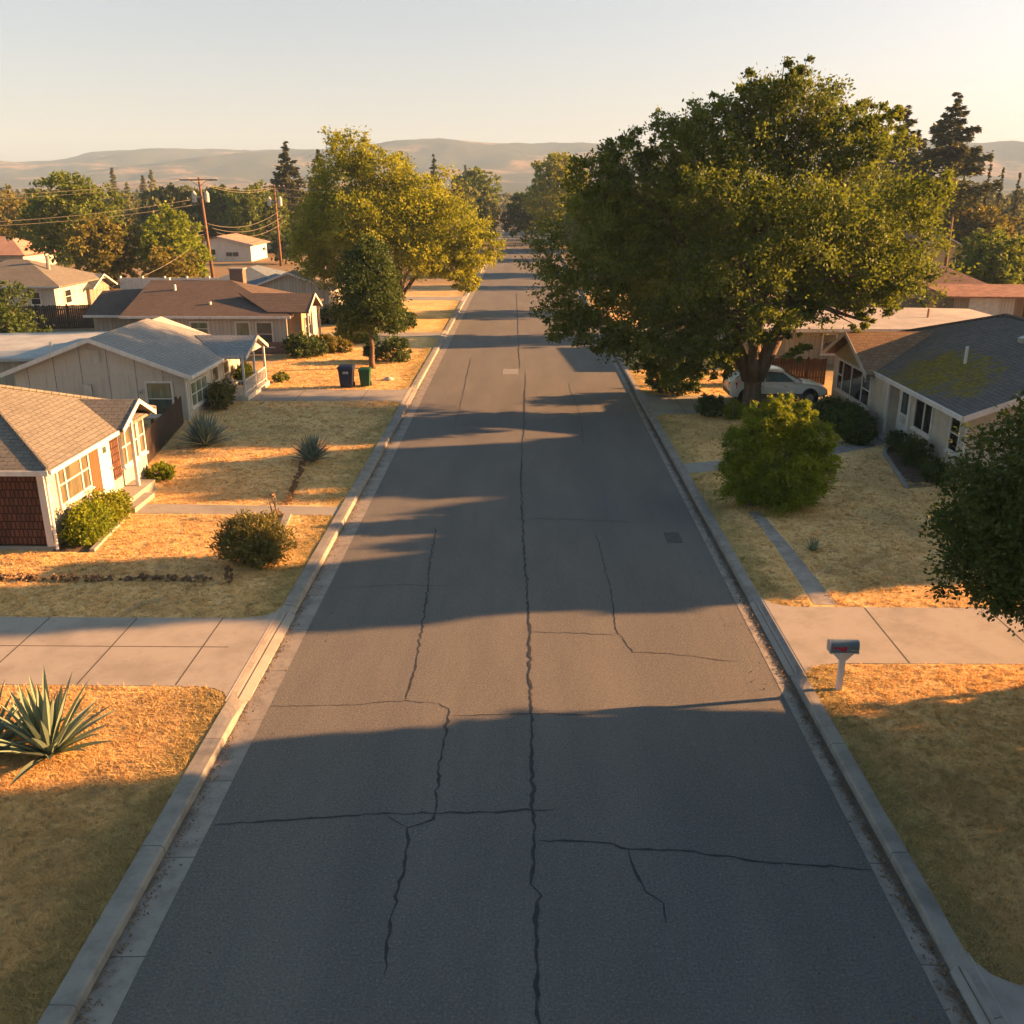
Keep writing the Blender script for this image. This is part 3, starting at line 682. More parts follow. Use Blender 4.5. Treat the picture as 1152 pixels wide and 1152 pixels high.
# ------------------------------------------------------------------ house kit
def window(house, o, u, n, w, h, cols=1, rows=2, pane='dglass', fw=.075, frame='white', colw=None, sill=True, label=None):
    """window at lower-left corner o on a wall; u along the wall, n outward"""
    mb = MB(); D = .06
    mb.lbox(o, u, n, 0, fw, 0, h, -.03, D); mb.lbox(o, u, n, w - fw, w, 0, h, -.03, D)
    mb.lbox(o, u, n, fw, w - fw, 0, fw, -.03, D - .002); mb.lbox(o, u, n, fw, w - fw, h - fw, h, -.03, D - .002)
    edges = colw or [w * i / cols for i in range(1, cols)]
    for e in edges: mb.lbox(o, u, n, e - .035, e + .035, fw, h - fw, -.03, D - .008)
    for i in range(1, rows): mb.lbox(o, u, n, fw, w - fw, h * i / rows - .022, h * i / rows + .022, -.03, D - .016)
    wd = mb.build('window', M[frame], house, label=label)
    MB().lbox(o, u, n, fw - .01, w - fw + .01, fw - .01, h - fw + .01, -.02, .018).build('pane', M[pane], wd)
    if sill: MB().lbox(o, u, n, -.06, w + .06, -.075, -.002, -.02, .1).build('sill', M[frame], wd)
    return wd

def hip(x0, x1, y0, y1, z, h, axis, i0, i1):
    if axis == 'y':
        xm = (x0 + x1) / 2; a = (xm, y0 + i0, z + h); b = (xm, y1 - i1, z + h)
        P = [[(x0, y0, z), a, b, (x0, y1, z)], [(x1, y0, z), (x1, y1, z), b, a]]
        if i0 > 0: P.append([(x0, y0, z), (x1, y0, z), a])
        if i1 > 0: P.append([(x0, y1, z), b, (x1, y1, z)])
    else:
        ym = (y0 + y1) / 2; a = (x0 + i0, ym, z + h); b = (x1 - i1, ym, z + h)
        P = [[(x0, y0, z), (x1, y0, z), b, a], [(x0, y1, z), a, b, (x1, y1, z)]]
        if i0 > 0: P.append([(x0, y0, z), a, (x0, y1, z)])
        if i1 > 0: P.append([(x1, y0, z), (x1, y1, z), b])
    return P

def rake(p0, p1, n, mat, parent, h=.17, th=.035, off=.004):
    n = Vector(n); p0 = Vector(p0) + n * off + Vector((0, 0, .012)); p1 = Vector(p1) + n * off + Vector((0, 0, .012)); d = Vector((0, 0, -h))
    MB().prism([p0, p1, p1 + d, p0 + d], n * th).build('fascia', M[mat], parent)

XP, YM, XM = (1, 0, 0), (0, -1, 0), (-1, 0, 0); UY = (0, 1, 0); UX = (1, 0, 0)

# ---- house 1: brown shingled house, nearest on the left
H1 = thing('shingled_house', 'tan roofed house with brown shake side wall and white street front, nearest on the left', 'house', (-18, 29.6, 0))
MB().box(-23.0, -13.7, 25.55, 32.85, .0, 2.46).build('wall', M['stucco'], H1)
MB().box(-23.0, -13.86, 25.50, 25.56, .22, 2.45).build('side_wall', M['shake'], H1, label='side wall of dark brown wooden shakes')
MB().box(-23.0, -13.64, 25.46, 25.6, .0, .2).build('foundation', M['conc2'], H1)
MB().box(-13.86, -13.66, 25.46, 25.6, .201, 2.45).build('corner_board', M['white'], H1)
rf = MB().slab(hip(-23.4, -13.25, 25.05, 33.15, 2.62, 1.66, 'x', 4.05, 4.05), .1).build('roof', M['r_tan'], H1)
ridge = MB(); ridge.tube([(-13.27, 25.07, 2.64), (-17.3, 29.1, 4.3), (-19.2, 29.1, 4.3)], .07, 6); ridge.tube([(-13.27, 33.13, 2.64), (-17.3, 29.1, 4.3)], .07, 6); ridge.build('ridge_cap', M['r_tan'], rf)
fb = MB(); fb.box(-23.4, -13.27, 25.0, 25.045, 2.47, 2.62); fb.box(-13.245, -13.19, 25.05, 29.74, 2.49, 2.62); fb.build('gutter', M['white'], rf)
MB().tube([(-13.35, 25.02, 2.5), (-13.5, 25.3, 2.3), (-13.56, 25.42, 2.1), (-13.56, 25.42, .12)], .045, 8).build('downspout', M['white'], H1)
gr = [[(-13.08, 29.75, 2.64), (-13.02, 31.12, 3.36), (-15.9, 31.12, 3.36), (-14.6, 29.75, 2.64)], [(-13.02, 31.12, 3.36), (-13.08, 32.55, 2.64), (-14.6, 32.55, 2.64), (-15.9, 31.12, 3.36)]]
gro = MB().slab(gr, .09).build('porch_roof', M['r_tan'], H1)
rake((-13.08, 29.73, 2.65), (-13.02, 31.12, 3.37), XP, 'white', gro, .15); rake((-13.02, 31.12, 3.37), (-13.08, 32.57, 2.65), XP, 'white', gro, .15)
MB().prism([(-13.66, 29.95, 2.45), (-13.66, 32.35, 2.45), (-13.66, 32.3, 2.58), (-13.66, 31.12, 3.2), (-13.66, 30.0, 2.58)], (.04, 0, 0)).build('gable', M['shake'], H1)
window(H1, (-13.7, 26.2, 1.15), UY, XP, 2.1, 1.27, rows=2, pane='curtain', colw=[.5, 1.55])
MB().box(-13.7, -13.655, 28.36, 28.92, .85, 2.44).build('shake_panel', M['wood'], H1, label='reddish brown wood panel beside the door')
MB().box(-13.7, -13.655, 29.95, 30.55, .85, 2.44).build('shake_panel', M['shake'], H1)
dr = MB(); dr.box(-13.7, -13.64, 29.0, 29.85, .42, 2.4); do = dr.build('door', M['white'], H1)
MB().tube([(-13.63, 29.75, 1.35), (-13.57, 29.75, 1.35), (-13.57, 29.66, 1.35)], .022, 6).build('handle', M['tin'], do)
MB().box(-13.645, -13.625, 29.3, 29.55, 1.95, 2.15).build('window', M['tglass'], do)
window(H1, (-13.7, 30.7, 1.05), UY, XP, 1.45, 1.38, rows=2, pane='curtain', colw=[.42])
window(H1, (-13.7, 32.2, 1.1), UY, XP, .58, 1.35, rows=2, pane='curtain')
MB().box(-13.32, -13.21, 30.75, 30.86, GZ, 2.72).build('porch_post', M['white'], H1)
st = MB(); st.box(-13.7, -12.95, 28.6, 31.5, .02, .42); st.box(-12.95, -12.62, 28.8, 30.5, .02, .26); st.build('step', M['conc2'], H1)
MB().tube([(-21, 31, 3.3), (-21, 31, 4.3)], .06, 8).build('vent_pipe', M['tin'], rf)

# ---- house 2: pale house with porch
H2 = thing('porch_house', 'pale weathered house with grey gable roof and small white railed porch', 'house', (-19, 46, 0))
MB().prism([(-23.0, 41.9, 0), (-15.3, 41.9, 0), (-15.3, 41.9, 2.2), (-19.25, 41.9, 3.72), (-23.0, 41.9, 2.3)], (0, 8.4, 0)).build('wall', M['panel'], H2)
xm = -19.25
R2 = [[(-14.88, 41.45, 2.2), (-14.88, 50.7, 2.2), (xm, 48.4, 3.86), (xm, 41.45, 3.86)], [(-23.62, 41.45, 2.2), (xm, 41.45, 3.86), (xm, 48.4, 3.86), (-23.62, 50.7, 2.2)], [(-14.88, 50.7, 2.2), (-23.62, 50.7, 2.2), (xm, 48.4, 3.86)]]
rf = MB().slab(R2, .09).build('roof', M['r_grey'], H2)
rake((-14.86, 41.45, 2.2), (xm, 41.45, 3.87), YM, 'white', rf, .2); rake((xm, 41.45, 3.87), (-23.64, 41.45, 2.2), YM, 'white', rf, .2)
MB().box(-14.875, -14.8, 41.45, 46.5, 2.06, 2.2).build('gutter', M['white'], rf)
sb = MB(); sb.box(-22.9, -15.32, 41.885, 41.905, 2.16, 2.2)
for xx in (-21.6, -20.35, -19.1, -17.85, -16.6): sb.box(xx - .012, xx + .012, 41.888, 41.905, .1, 2.155)
sb.build('batten', M['trim'], H2)
MB().box(-17.02, -16.0, 41.865, 41.878, 1.12, 1.78).build('blind', M['ggl'], H2)
vt = MB(); vt.box(-19.55, -18.98, 41.86, 41.895, 2.72, 3.3)
for i in range(6): vt.lbox((-19.5, 41.88, 2.77 + i * .085), UX, YM, 0, .47, 0, .05, 0, .035)
vt.build('gable_vent', M['trim'], H2)
window(H2, (-17.15, 41.9, .28), UX, YM, 1.28, 1.62, rows=2, pane='tglass', fw=.1)
window(H2, (-15.3, 42.35, .55), UY, XP, 2.3, 1.18, rows=2, pane='ggl', colw=[.77, 1.53])
window(H2, (-15.3, 45.5, .35), UY, XP, 1.0, 1.5, rows=2, pane='curtain'); window(H2, (-15.3, 47.3, .5), UY, XP, .9, 1.35, rows=2, pane='curtain')
MB().box(-15.32, -15.27, 41.86, 41.98, .02, 2.12).build('corner_board', M['white'], H2)
pr = [[(-13.75, 46.2, 2.24), (-13.7, 48.4, 3.02), (-16.9, 48.4, 3.02), (-15.0, 46.2, 2.24)], [(-13.7, 48.4, 3.02), (-13.75, 50.4, 2.24), (-15.0, 50.4, 2.24), (-16.9, 48.4, 3.02)]]
po = MB().slab(pr, .08).build('porch_roof', M['r_grey'], H2)
rake((-13.75, 46.18, 2.25), (-13.7, 48.4, 3.03), XP, 'trim', po); rake((-13.7, 48.4, 3.03), (-13.75, 50.42, 2.25), XP, 'trim', po)
MB().prism([(-14.0, 46.6, 2.2), (-14.0, 50.1, 2.2), (-14.0, 48.4, 2.84)], (.04, 0, 0)).build('gable', M['trim'], H2)
MB().box(-15.3, -13.75, 46.0, 50.2, .02, .34).build('porch_deck', M['trim'], H2)
for yy in (46.15, 48.1, 50.05): MB().box(-13.95, -13.85, yy - .05, yy + .05, .34, 2.24).build('porch_post', M['white'], H2)
rl = MB()
rl.box(-13.93, -13.87, 46.2, 50.0, 1.05, 1.11); rl.box(-13.92, -13.88, 46.2, 50.0, .46, .5)
for i in range(26): rl.box(-13.915, -13.885, 46.27 + i * .145, 46.30 + i * .145, .5, 1.05)
rl.box(-15.2, -13.95, 46.12, 46.18, 1.05, 1.11)
for i in range(8): rl.box(-15.1 + i * .145, -15.07 + i * .145, 46.135, 46.165, .4, 1.05)
rl.build('railing', M['white'], H2)
MB().box(-30, -22.98, 44.2, 51.5, 0, 2.32).build('extension_wall', M['greyw'], H2)
fr = MB().slab([[(-30.4, 43.8, 2.42), (-21.2, 43.8, 2.62), (-20.4, 52, 2.75), (-30.4, 52, 2.55)]], .14).build('extension_roof', M['flat_g'], H2)
MB().tube([(-22.6, 44.8, 2.55), (-22.6, 44.8, 3.2)], .07, 8).build('vent_pipe', M['white'], fr)

MB().tube([(-15.0, 41.62, 2.05), (-15.22, 41.75, 1.9), (-15.24, 41.8, .1)], .04, 8).build('downspout', M['white'], H2)
lm = MB(); lm.box(-17.42, -17.3, 41.82, 41.9, 1.45, 1.5); lm.tube([(-17.36, 41.78, 1.32), (-17.36, 41.78, 1.46)], [.05, .07], 8); lm.build('wall_lamp', M['tin'], H2)
MB().box(-19.9, -19.55, 41.78, 41.9, 1.2, 1.75).build('meter_box', M['tin'], H2)
# ---- house 3: brown hipped roof
H3 = thing('brown_roof_house', 'house with brown hipped roof, brick chimney and brick skirt behind the porch house', 'house', (-20, 65, 0))
MB().box(-24.6, -15.2, 60.5, 69.6, 0, 2.42).build('wall', M['panelw'], H3)
MB().box(-28.3, -24.58, 62.2, 69.6, 0, 2.3).build('wing_wall', M['greyw'], H3)
MB().box(-18.0, -15.12, 60.42, 60.52, 0, .85).build('brick_skirt', M['brick'], H3)
rf = MB().slab(hip(-25.6, -14.75, 59.95, 70.2, 2.52, 1.78, 'x', .3, 5.1), .1).build('roof', M['r_brown'], H3)
MB().slab([[(-28.7, 61.7, 2.36), (-25.2, 61.7, 2.36), (-25.0, 65.1, 3.78), (-28.7, 65.1, 3.6)], [(-28.7, 65.1, 3.6), (-25.0, 65.1, 3.78), (-25.2, 69.9, 2.4), (-28.7, 69.9, 2.3)]], .1).build('wing_roof', M['r_brown'], H3)
fb = MB(); fb.box(-25.6, -14.75, 59.9, 59.945, 2.38, 2.53); fb.box(-28.7, -25.7, 61.65, 61.695, 2.22, 2.37); fb.build('gutter', M['white'], rf)
ch = MB(); ch.box(-20.1, -19.2, 65.6, 66.4, 3.6, 4.95); cho = ch.build('chimney', M['brick'], rf)
MB().box(-20.17, -19.13, 65.53, 66.47, 4.95, 5.04).build('chimney_cap', M['conc2'], cho)
for (vx, vy, vz, hh) in ((-23.2, 63.6, 3.6, .55), (-24.4, 66, 3.9, .5), (-20.3, 61.6, 2.95, .3)):
    MB().tube([(vx, vy, vz), (vx, vy, vz + hh)], .09, 8).build('vent_pipe', M['tin'], rf)
gp = [[(-13.7, 60.4, 2.75), (-13.65, 62.4, 3.72), (-18.6, 62.4, 3.72), (-16.3, 60.4, 2.75)], [(-13.65, 62.4, 3.72), (-13.7, 64.5, 2.75), (-16.3, 64.5, 2.75), (-18.6, 62.4, 3.72)]]
go = MB().slab(gp, .09).build('porch_roof', M['r_brown'], H3)
rake((-13.7, 60.38, 2.76), (-13.65, 62.4, 3.73), XP, 'trim', go); rake((-13.65, 62.4, 3.73), (-13.7, 64.52, 2.76), XP, 'trim', go)
MB().prism([(-14.3, 60.9, 0), (-14.3, 64.1, 0), (-14.3, 64.1, 2.72), (-14.3, 62.4, 3.55), (-14.3, 60.9, 2.75)], (-.9, 0, 0)).build('front_wall', M['stone'], H3)
MB().box(-14.3, -14.22, 60.75, 64.2, 0, .8).build('brick_skirt', M['brick'], H3)
window(H3, (-14.3, 61.6, 1.0), UY, XP, 1.6, 1.3, cols=2, pane='dglass')
window(H3, (-21.4, 60.5, 1.2), UX, YM, 1.25, .95, rows=2, pane='ggl', fw=.1)
window(H3, (-18.5, 60.5, .95), UX, YM, 1.0, 1.2, rows=1, pane='ggl', fw=.1); window(H3, (-17.2, 60.5, .55), UX, YM, 1.15, 1.6, rows=2, pane='tglass', fw=.1)
window(H3, (-15.2, 64.8, .9), UY, XP, 1.6, 1.3, cols=2, pane='dglass')
for yy in (60.8, 64.3): MB().box(-13.95, -13.83, yy - .06, yy + .06, .05, 2.7).build('porch_post', M['trim'], H3)

# ---- house 4 and blue roof
H4 = thing('gabled_house', 'small cream house with tan gable roof just behind the brown hipped roof', 'house', (-19.2, 82, 0))
MB().prism([(-22.4, 78.4, 0), (-16.0, 78.4, 0), (-16.0, 78.4, 2.45), (-19.2, 78.4, 3.66), (-22.4, 78.4, 2.45)], (0, 9, 0)).build('wall', M['panelw'], H4)
rf = MB().slab(hip(-22.9, -15.5, 78, 88, 2.42, 1.38, 'y', 0, 0), .09).build('roof', M['r_tan'], H4)
rake((-15.5, 78, 2.42), (-19.2, 78, 3.81), YM, 'white', rf); rake((-19.2, 78, 3.81), (-22.9, 78, 2.42), YM, 'white', rf)
window(H4, (-18.2, 78.4, .8), UX, YM, 1.2, 1.2, pane='dglass')
window(H4, (-16.0, 80.4, .8), UY, XP, 1.4, 1.2, pane='dglass')
HB = thing('blue_roof_house', 'low house with blue grey hipped roof left of the cream gable', 'house', (-24.5, 86, 0))
MB().box(-27.6, -21.4, 83.5, 91.4, 0, 2.2).build('wall', M['panelw'], HB)
rf = MB().slab(hip(-28.4, -20.6, 82.8, 92, 2.25, 1.35, 'y', 3.4, 3.4), .09).build('roof', M['r_blue'], HB)
MB().box(-28.4, -20.6, 82.74, 82.795, 2.1, 2.26).build('gutter', M['white'], rf)

# ---- white house, far
HW = thing('white_house', 'small white house with salmon roof between the two utility poles', 'house', (-44, 148, 0))
MB().prism([(-47.6, 144, 0), (-40.6, 144, 0), (-40.6, 144, 2.55), (-45.3, 144, 3.55), (-47.6, 144, 3.0)], (0, 9, 0)).build('wall', M['white'], HW)
rf = MB().slab([[(-40.0, 143.5, 2.5), (-40.0, 153.5, 2.5), (-45.3, 153.5, 3.75), (-45.3, 143.5, 3.75)], [(-48.2, 143.5, 3.0), (-45.3, 143.5, 3.75), (-45.3, 153.5, 3.75), (-48.2, 153.5, 3.0)]], .1).build('roof', M['r_pink'], HW)
rake((-40, 143.5, 2.5), (-45.3, 143.5, 3.76), YM, 'white', rf)
window(HW, (-46.6, 144, 1.0), UX, YM, .8, .9, pane='dglass', rows=1); window(HW, (-44.4, 144, .75), UX, YM, 2.0, .75, pane='tglass', rows=1, cols=2)

# ---- left back houses
H6 = thing('tan_hipped_house', 'pale house with tan hipped roof at the left edge beyond the board fence', 'house', (-44, 85, 0))
MB().box(-49.5, -39.5, 80.3, 89, -.05, 2.5).build('wall', M['panelw'], H6)
rf = MB().slab(hip(-50.1, -38.7, 79.7, 89.6, 2.5, 1.85, 'x', 4.9, 4.9), .1).build('roof', M['r_tan'], H6)
MB().box(-50.1, -38.7, 79.63, 79.69, 2.35, 2.51).build('gutter', M['tin'], rf)
window(H6, (-41.6, 80.3, .9), UX, YM, .9, 1.1, pane='dglass'); window(H6, (-45.0, 80.3, .9), UX, YM, 1.2, 1.1, pane='dglass'); window(H6, (-39.5, 82.0, .8), UY, XP, 1.2, 1.2, pane='dglass')
MB().tube([(-41.5, 84, 3.5), (-41.5, 84, 4.7)], .16, 8).build('chimney', M['conc2'], rf)
SH = thing('garden_shed', 'grey roofed timber shed beside the tan hipped house', 'shed', (-41, 88, 0))
MB().prism([(-39.2, 86.2, -.05), (-39.2, 90.4, -.05), (-39.2, 90.4, 1.9), (-39.2, 88.3, 2.72), (-39.2, 86.2, 1.75)], (-4.8, 0, 0)).build('wall', M['oldw'], SH)
rf = MB().slab(hip(-44.2, -38.6, 85.7, 90.9, 1.75, 1.08, 'x', 0, 0), .09).build('roof', M['r_blue'], SH)
rake((-38.6, 85.7, 1.75), (-38.6, 88.3, 2.84), XP, 'trim', rf); rake((-38.6, 88.3, 2.84), (-38.6, 90.9, 1.75), XP, 'trim', rf)
MB().box(-43.2, -41.2, 86.14, 86.2, 0, 1.6).build('door', M['panelw'], SH)
H7 = thing('pink_roof_house', 'distant house with dusty pink roof at the far left edge', 'house', (-69, 122, 0))
MB().box(-74, -61.5, 118.5, 127, 0, 2.6).build('wall', M['panelw'], H7)
MB().slab(hip(-75, -61, 118, 128, 2.6, 2.0, 'x', 4, 4), .1).build('roof', M['r_pink'], H7)
window(H7, (-64.5, 118.5, .9), UX, YM, 1.5, 1.1, pane='dglass')

# ---- fences
def board_fence(name, label, p0, p1, h, mat='fence', z=GZ, seed=1, step=2.2, group=None):
    p0 = Vector((*p0, z)); p1 = Vector((*p1, z)); L = (p1 - p0).length; u = (p1 - p0).normalized(); n = Vector((u.y, -u.x, 0))
    t = thing(name, label, 'fence', tuple(p0), group); rd = random.Random(seed); mb = MB(); k = int(L / .145)
    for i in range(k):
        a = i * L / k; mb.lbox(p0, u, n, a, a + L / k - .012, -.05 + .03 * rd.random(), h * (1 + rd.uniform(-.025, .025)), -.012 + .008 * rd.random(), .012)
    mb.build('board_panel', M[mat], t)
    rl = MB(); rl.lbox(p0, u, n, 0, L, h * .25, h * .25 + .08, -.06, -.014); rl.lbox(p0, u, n, 0, L, h * .8, h * .8 + .08, -.06, -.014); rl.build('rail', M[mat], t)
    for i in range(int(L / step) + 1):
        a = min(i * step, L - .1); MB().lbox(p0, u, n, a, a + .1, -.1, h * 1.05, -.16, -.062).build('post', M[mat], t)
    return t
board_fence('board_fence', 'brown board fence between the shingled house and the porch house', (-14.35, 34.2), (-15.35, 41.3), 1.25, seed=2)
board_fence('board_fence', 'dark board fence in front of the shed and tan hipped house', (-39, 71), (-27.2, 73.5), 1.75, seed=3)
board_fence('board_fence', 'tall dark fence running back beside the brown roofed wing', (-27.5, 74.2), (-30, 83), 1.7, seed=4)
board_fence('board_fence', 'red brown board fence behind the parked car', (10.8, 50.9), (16.2, 50.6), 1.4, mat='fence', seed=5)
GT = thing('garden_gate', 'red brown plank gate beside the mossy roofed house', 'gate', (16.4, 47, GZ))
MB().box(15.95, 16.85, 46.95, 47.0, GZ + .05, 1.68).build('plank_panel', M['gatew'], GT)
g_ = MB(); g_.box(15.82, 15.94, 46.92, 47.04, 0, 1.75); g_.box(16.86, 16.98, 46.92, 47.04, 0, 1.75); g_.build('post', M['gatew'], GT)
WF = thing('white_fence', 'long white boundary wall behind the brown hipped roof', 'fence', (-33, 95, 0))
MB().box(-40, -29, 95, 95.12, 0, 1.9).build('panel', M['white'], WF); wm = MB()
for i in range(6): wm.box(-40.05 + i * 2.2, -39.9 + i * 2.2, 94.93, 95.2, 0, 2.05)
wm.build('post', M['white'], WF)

# ---- right house
HR = thing('mossy_roof_house', 'grey stucco house with a mossy charcoal roof and white framed windows', 'house', (20, 38, 0))
MB().box(15.65, 26.8, 32.6, 47.0, 0, 2.52).build('wall', M['stucco_r'], HR)
MB().box(15.2, 15.66, 39.05, 46.3, 0, 2.46).build('front_wall', M['stucco_r'], HR)
EZ = 2.6; RX = 21.2; sl = .37; ex = 15.2; rz = EZ + (RX - ex) * sl
RD = [[(ex, 32.15, EZ), (RX, 32.15, rz), (RX, 42.4, rz), (ex, 48.4, EZ)], [(RX, 32.15, rz), (27.2, 32.15, EZ), (27.2, 48.4, EZ), (RX, 42.4, rz)], [(ex, 48.4, EZ), (RX, 42.4, rz), (27.2, 48.4, EZ)]]
rf = MB().slab(RD, .1).build('roof', M['r_dark'], HR)
rc = MB(); rc.tube([(RX, 32.2, rz + .01), (RX, 42.4, rz + .01), (ex + .1, 48.3, EZ + .03)], .08, 6); rc.build('ridge_cap', M['r_dark'], rf)
rake((ex, 32.15, EZ), (RX, 32.15, rz + .01), YM, 'white', rf, .22); rake((RX, 32.15, rz + .01), (27.2, 32.15, EZ), YM, 'white', rf, .22)
MB().box(ex - .085, ex - .004, 32.15, 40.9, EZ - .16, EZ + .005).build('gutter', M['white'], rf)
MB().prism([(15.66, 32.58, 2.5), (26.79, 32.58, 2.5), (21.2, 32.58, rz - .14)], (0, .1, 0)).build('gable', M['stucco_r'], HR)
gz = 2.5; GR = [[(14.75, 40.6, gz), (14.7, 43.7, 3.92), (20.2, 43.7, 3.92), (16.4, 40.6, gz)], [(14.7, 43.7, 3.92), (14.75, 46.8, gz), (16.4, 46.8, gz), (20.2, 43.7, 3.92)]]
gg = MB().slab(GR, .09).build('porch_roof', M['r_rust'], HR, label='front gable roof of mottled brown shingles')
rake((14.75, 40.58, gz + .01), (14.7, 43.7, 3.93), XM, 'trim', gg, .2); rake((14.7, 43.7, 3.93), (14.75, 46.82, gz + .01), XM, 'trim', gg, .2)
MB().prism([(15.16, 41.0, 2.46), (15.16, 43.7, 3.72), (15.16, 46.3, 2.46)], (.1, 0, 0)).build('gable', M['olive'], HR)
window(HR, (15.2, 45.6, .9), (0, -1, 0), XM, 4.55, 1.5, rows=1, pane='dglass', colw=[.75, 2.0, 3.45], fw=.09)
mb_ = MB(); mb_.lbox((15.2, 45.6, .9), (0, -1, 0), XM, 3.5, 4.45, .72, .78, -.02, .05); mb_.lbox((15.2, 45.6, .9), (0, -1, 0), XM, .1, .72, .72, .78, -.02, .05); mb_.build('glazing_bar', M['white'], HR)
MB().box(15.15, 15.25, 39.0, 39.1, .1, 2.5).build('corner_board', M['white'], HR)
do = MB().box(15.58, 15.64, 37.7, 38.6, .3, 2.36).build('door', M['white'], HR)
dg = MB(); dg.box(15.56, 15.578, 37.85, 38.45, 1.35, 2.2); dg.build('pane', M['tglass'], do)
dk = MB(); dk.box(15.555, 15.577, 37.88, 38.42, .95, 1.25); dk.build('screen_motif', M['tin'], do)
df = MB(); df.box(15.56, 15.66, 37.58, 37.7, .28, 2.45); df.box(15.56, 15.66, 38.6, 38.72, .28, 2.45); df.build('door_frame', M['white'], HR)
window(HR, (15.65, 37.25, 1.0), (0, -1, 0), XM, 1.75, 1.28, rows=1, pane='dglass', colw=[.95], fw=.09)
window(HR, (15.65, 33.95, .95), (0, -1, 0), XM, .9, 1.42, rows=2, pane='dglass', fw=.09)
s_ = MB(); s_.box(14.75, 15.66, 37.4, 39.0, .02, .3); s_.box(14.4, 14.75, 37.7, 38.9, .02, .2); s_.build('step', M['conc2'], HR)
vp = MB().tube([(17.6, 37.8, 3.4), (17.6, 37.8, 4.15)], .07, 8).build('vent_pipe', M['white'], rf)
for (vx, vy) in ((20.0, 38.0), (20.4, 35.0)):
    zz = EZ + (vx - ex) * sl
    vb = MB(); vb.prism([(vx - .28, vy - .2, zz - .12), (vx + .22, vy - .2, zz + .06), (vx + .22, vy + .2, zz + .06), (vx - .28, vy + .2, zz - .12)], (0, 0, .2)); vb.build('roof_vent', M['tin'], rf)

MB().tube([(15.18, 32.3, 2.48), (15.5, 32.5, 2.3), (15.58, 32.56, 2.1), (15.58, 32.56, .1)], .045, 8).build('downspout', M['white'], HR)
MB().box(15.56, 15.65, 34.15, 34.4, .12, .28).build('wall_vent', M['dark'], HR)
# ---- flat roofed house
HF = thing('flat_roof_house', 'long low house with pale flat roof behind the parked car', 'house', (21, 61, 0))
MB().box(12.5, 30, 57, 66, 0, 2.2).build('wall', M['greyw'], HF)
rf = MB().slab([[(12, 56.4, 2.3), (30.6, 56.4, 2.3), (26, 65.5, 2.5), (12, 65.5, 2.5)], [(30.6, 56.4, 2.3), (30.6, 66.5, 2.32), (26, 65.5, 2.5)]], .16).build('roof', M['flat'], HF)
fb = MB(); fb.box(12, 30.6, 56.34, 56.395, 2.1, 2.31); fb.build('fascia', M['white'], rf)
for x in (20.4, 25.6): MB().tube([(x, 61, 2.4), (x, 61, 2.95)], .07, 8).build('vent_pipe', M['rust'], rf)
window(HF, (17.8, 57, .7), UX, YM, .9, 1.25, rows=1, pane='tglass'); window(HF, (13.6, 57, .9), UX, YM, 1.4, 1.0, rows=1, cols=2, pane='dglass')
MB().box(19.3, 20.2, 56.94, 57.0, .1, 2.05).build('door', M['white'], HF)

# ---- right back
HG = thing('grey_gable_garage', 'grey garage gable with pale rake beyond the flat roof', 'garage', (27, 78, 0))
MB().prism([(22.5, 76, 0), (31.0, 76, 0), (31.0, 76, 1.95), (26.7, 76, 3.55), (22.5, 76, 1.95)], (0, 7, 0)).build('wall', M['greyw'], HG)
rf = MB().slab(hip(21.9, 31.6, 75.5, 83.5, 1.9, 1.8, 'y', 0, 0), .1).build('roof', M['r_grey'], HG)
rake((31.6, 75.5, 1.9), (26.75, 75.5, 3.71), YM, 'trim', rf, .22); rake((26.75, 75.5, 3.71), (21.9, 75.5, 1.9), YM, 'trim', rf, .22)
HS = thing('rusty_roof_shed', 'open fronted shed with rusty roof and patched pale walls', 'shed', (35.5, 74, 0))
for (a, b, mt) in ((32.1, 33.3, 'oldw'), (33.3, 35.5, 'tin'), (35.5, 36.7, 'panelw')): MB().box(a, b, 72.3, 72.4, 0, 2.5).build('wall_panel', M[mt], HS)
MB().box(32.1, 40.5, 76.4, 76.5, 0, 2.7).build('back_wall', M['oldw'], HS); MB().box(32.1, 32.2, 72.4, 76.4, 0, 2.5).build('side_wall', M['oldw'], HS)
MB().slab([[(31.4, 71.7, 2.62), (41.0, 71.7, 2.55), (41.0, 77, 3.0), (31.4, 77, 3.05)]], .12).build('roof', M['rust'], HS)
for x in (37.5, 39.8): MB().box(x - .06, x + .06, 72.3, 72.42, 0, 2.5).build('post', M['barkd'], HS)
HH = thing('dark_hip_house', 'low house with dark hipped roof in front of the yellow house', 'house', (37, 88, 0))
MB().box(33.8, 40.2, 84.6, 92, 0, 2.0).build('wall', M['greyw'], HH)
rf = MB().slab(hip(33.0, 41.0, 84, 92.6, 2.05, 1.75, 'y', 2.8, 2.8), .1).build('roof', M['r_red'], HH)
MB().box(33, 41, 83.93, 83.995, 1.9, 2.06).build('gutter', M['trim'], rf); window(HH, (35, 84.6, .7), UX, YM, 1.2, 1.0, pane='dglass')
HY = thing('yellow_house', 'yellow walled house with red brown gable roof below the tall conifer', 'house', (47, 114, 0))
MB().prism([(42.8, 110, 0), (50.6, 110, 0), (50.6, 110, 3.2), (46.7, 110, 5.2), (42.8, 110, 3.2)], (0, 9, 0)).build('wall', M['yellow'], HY)
rf = MB().slab(hip(42, 51.4, 109.5, 120, 3.0, 2.35, 'y', 0, 0), .12).build('roof', M['r_red'], HY)
rake((51.4, 109.5, 3.0), (46.7, 109.5, 5.36), YM, 'trim', rf); rake((46.7, 109.5, 5.36), (42, 109.5, 3.0), YM, 'trim', rf)
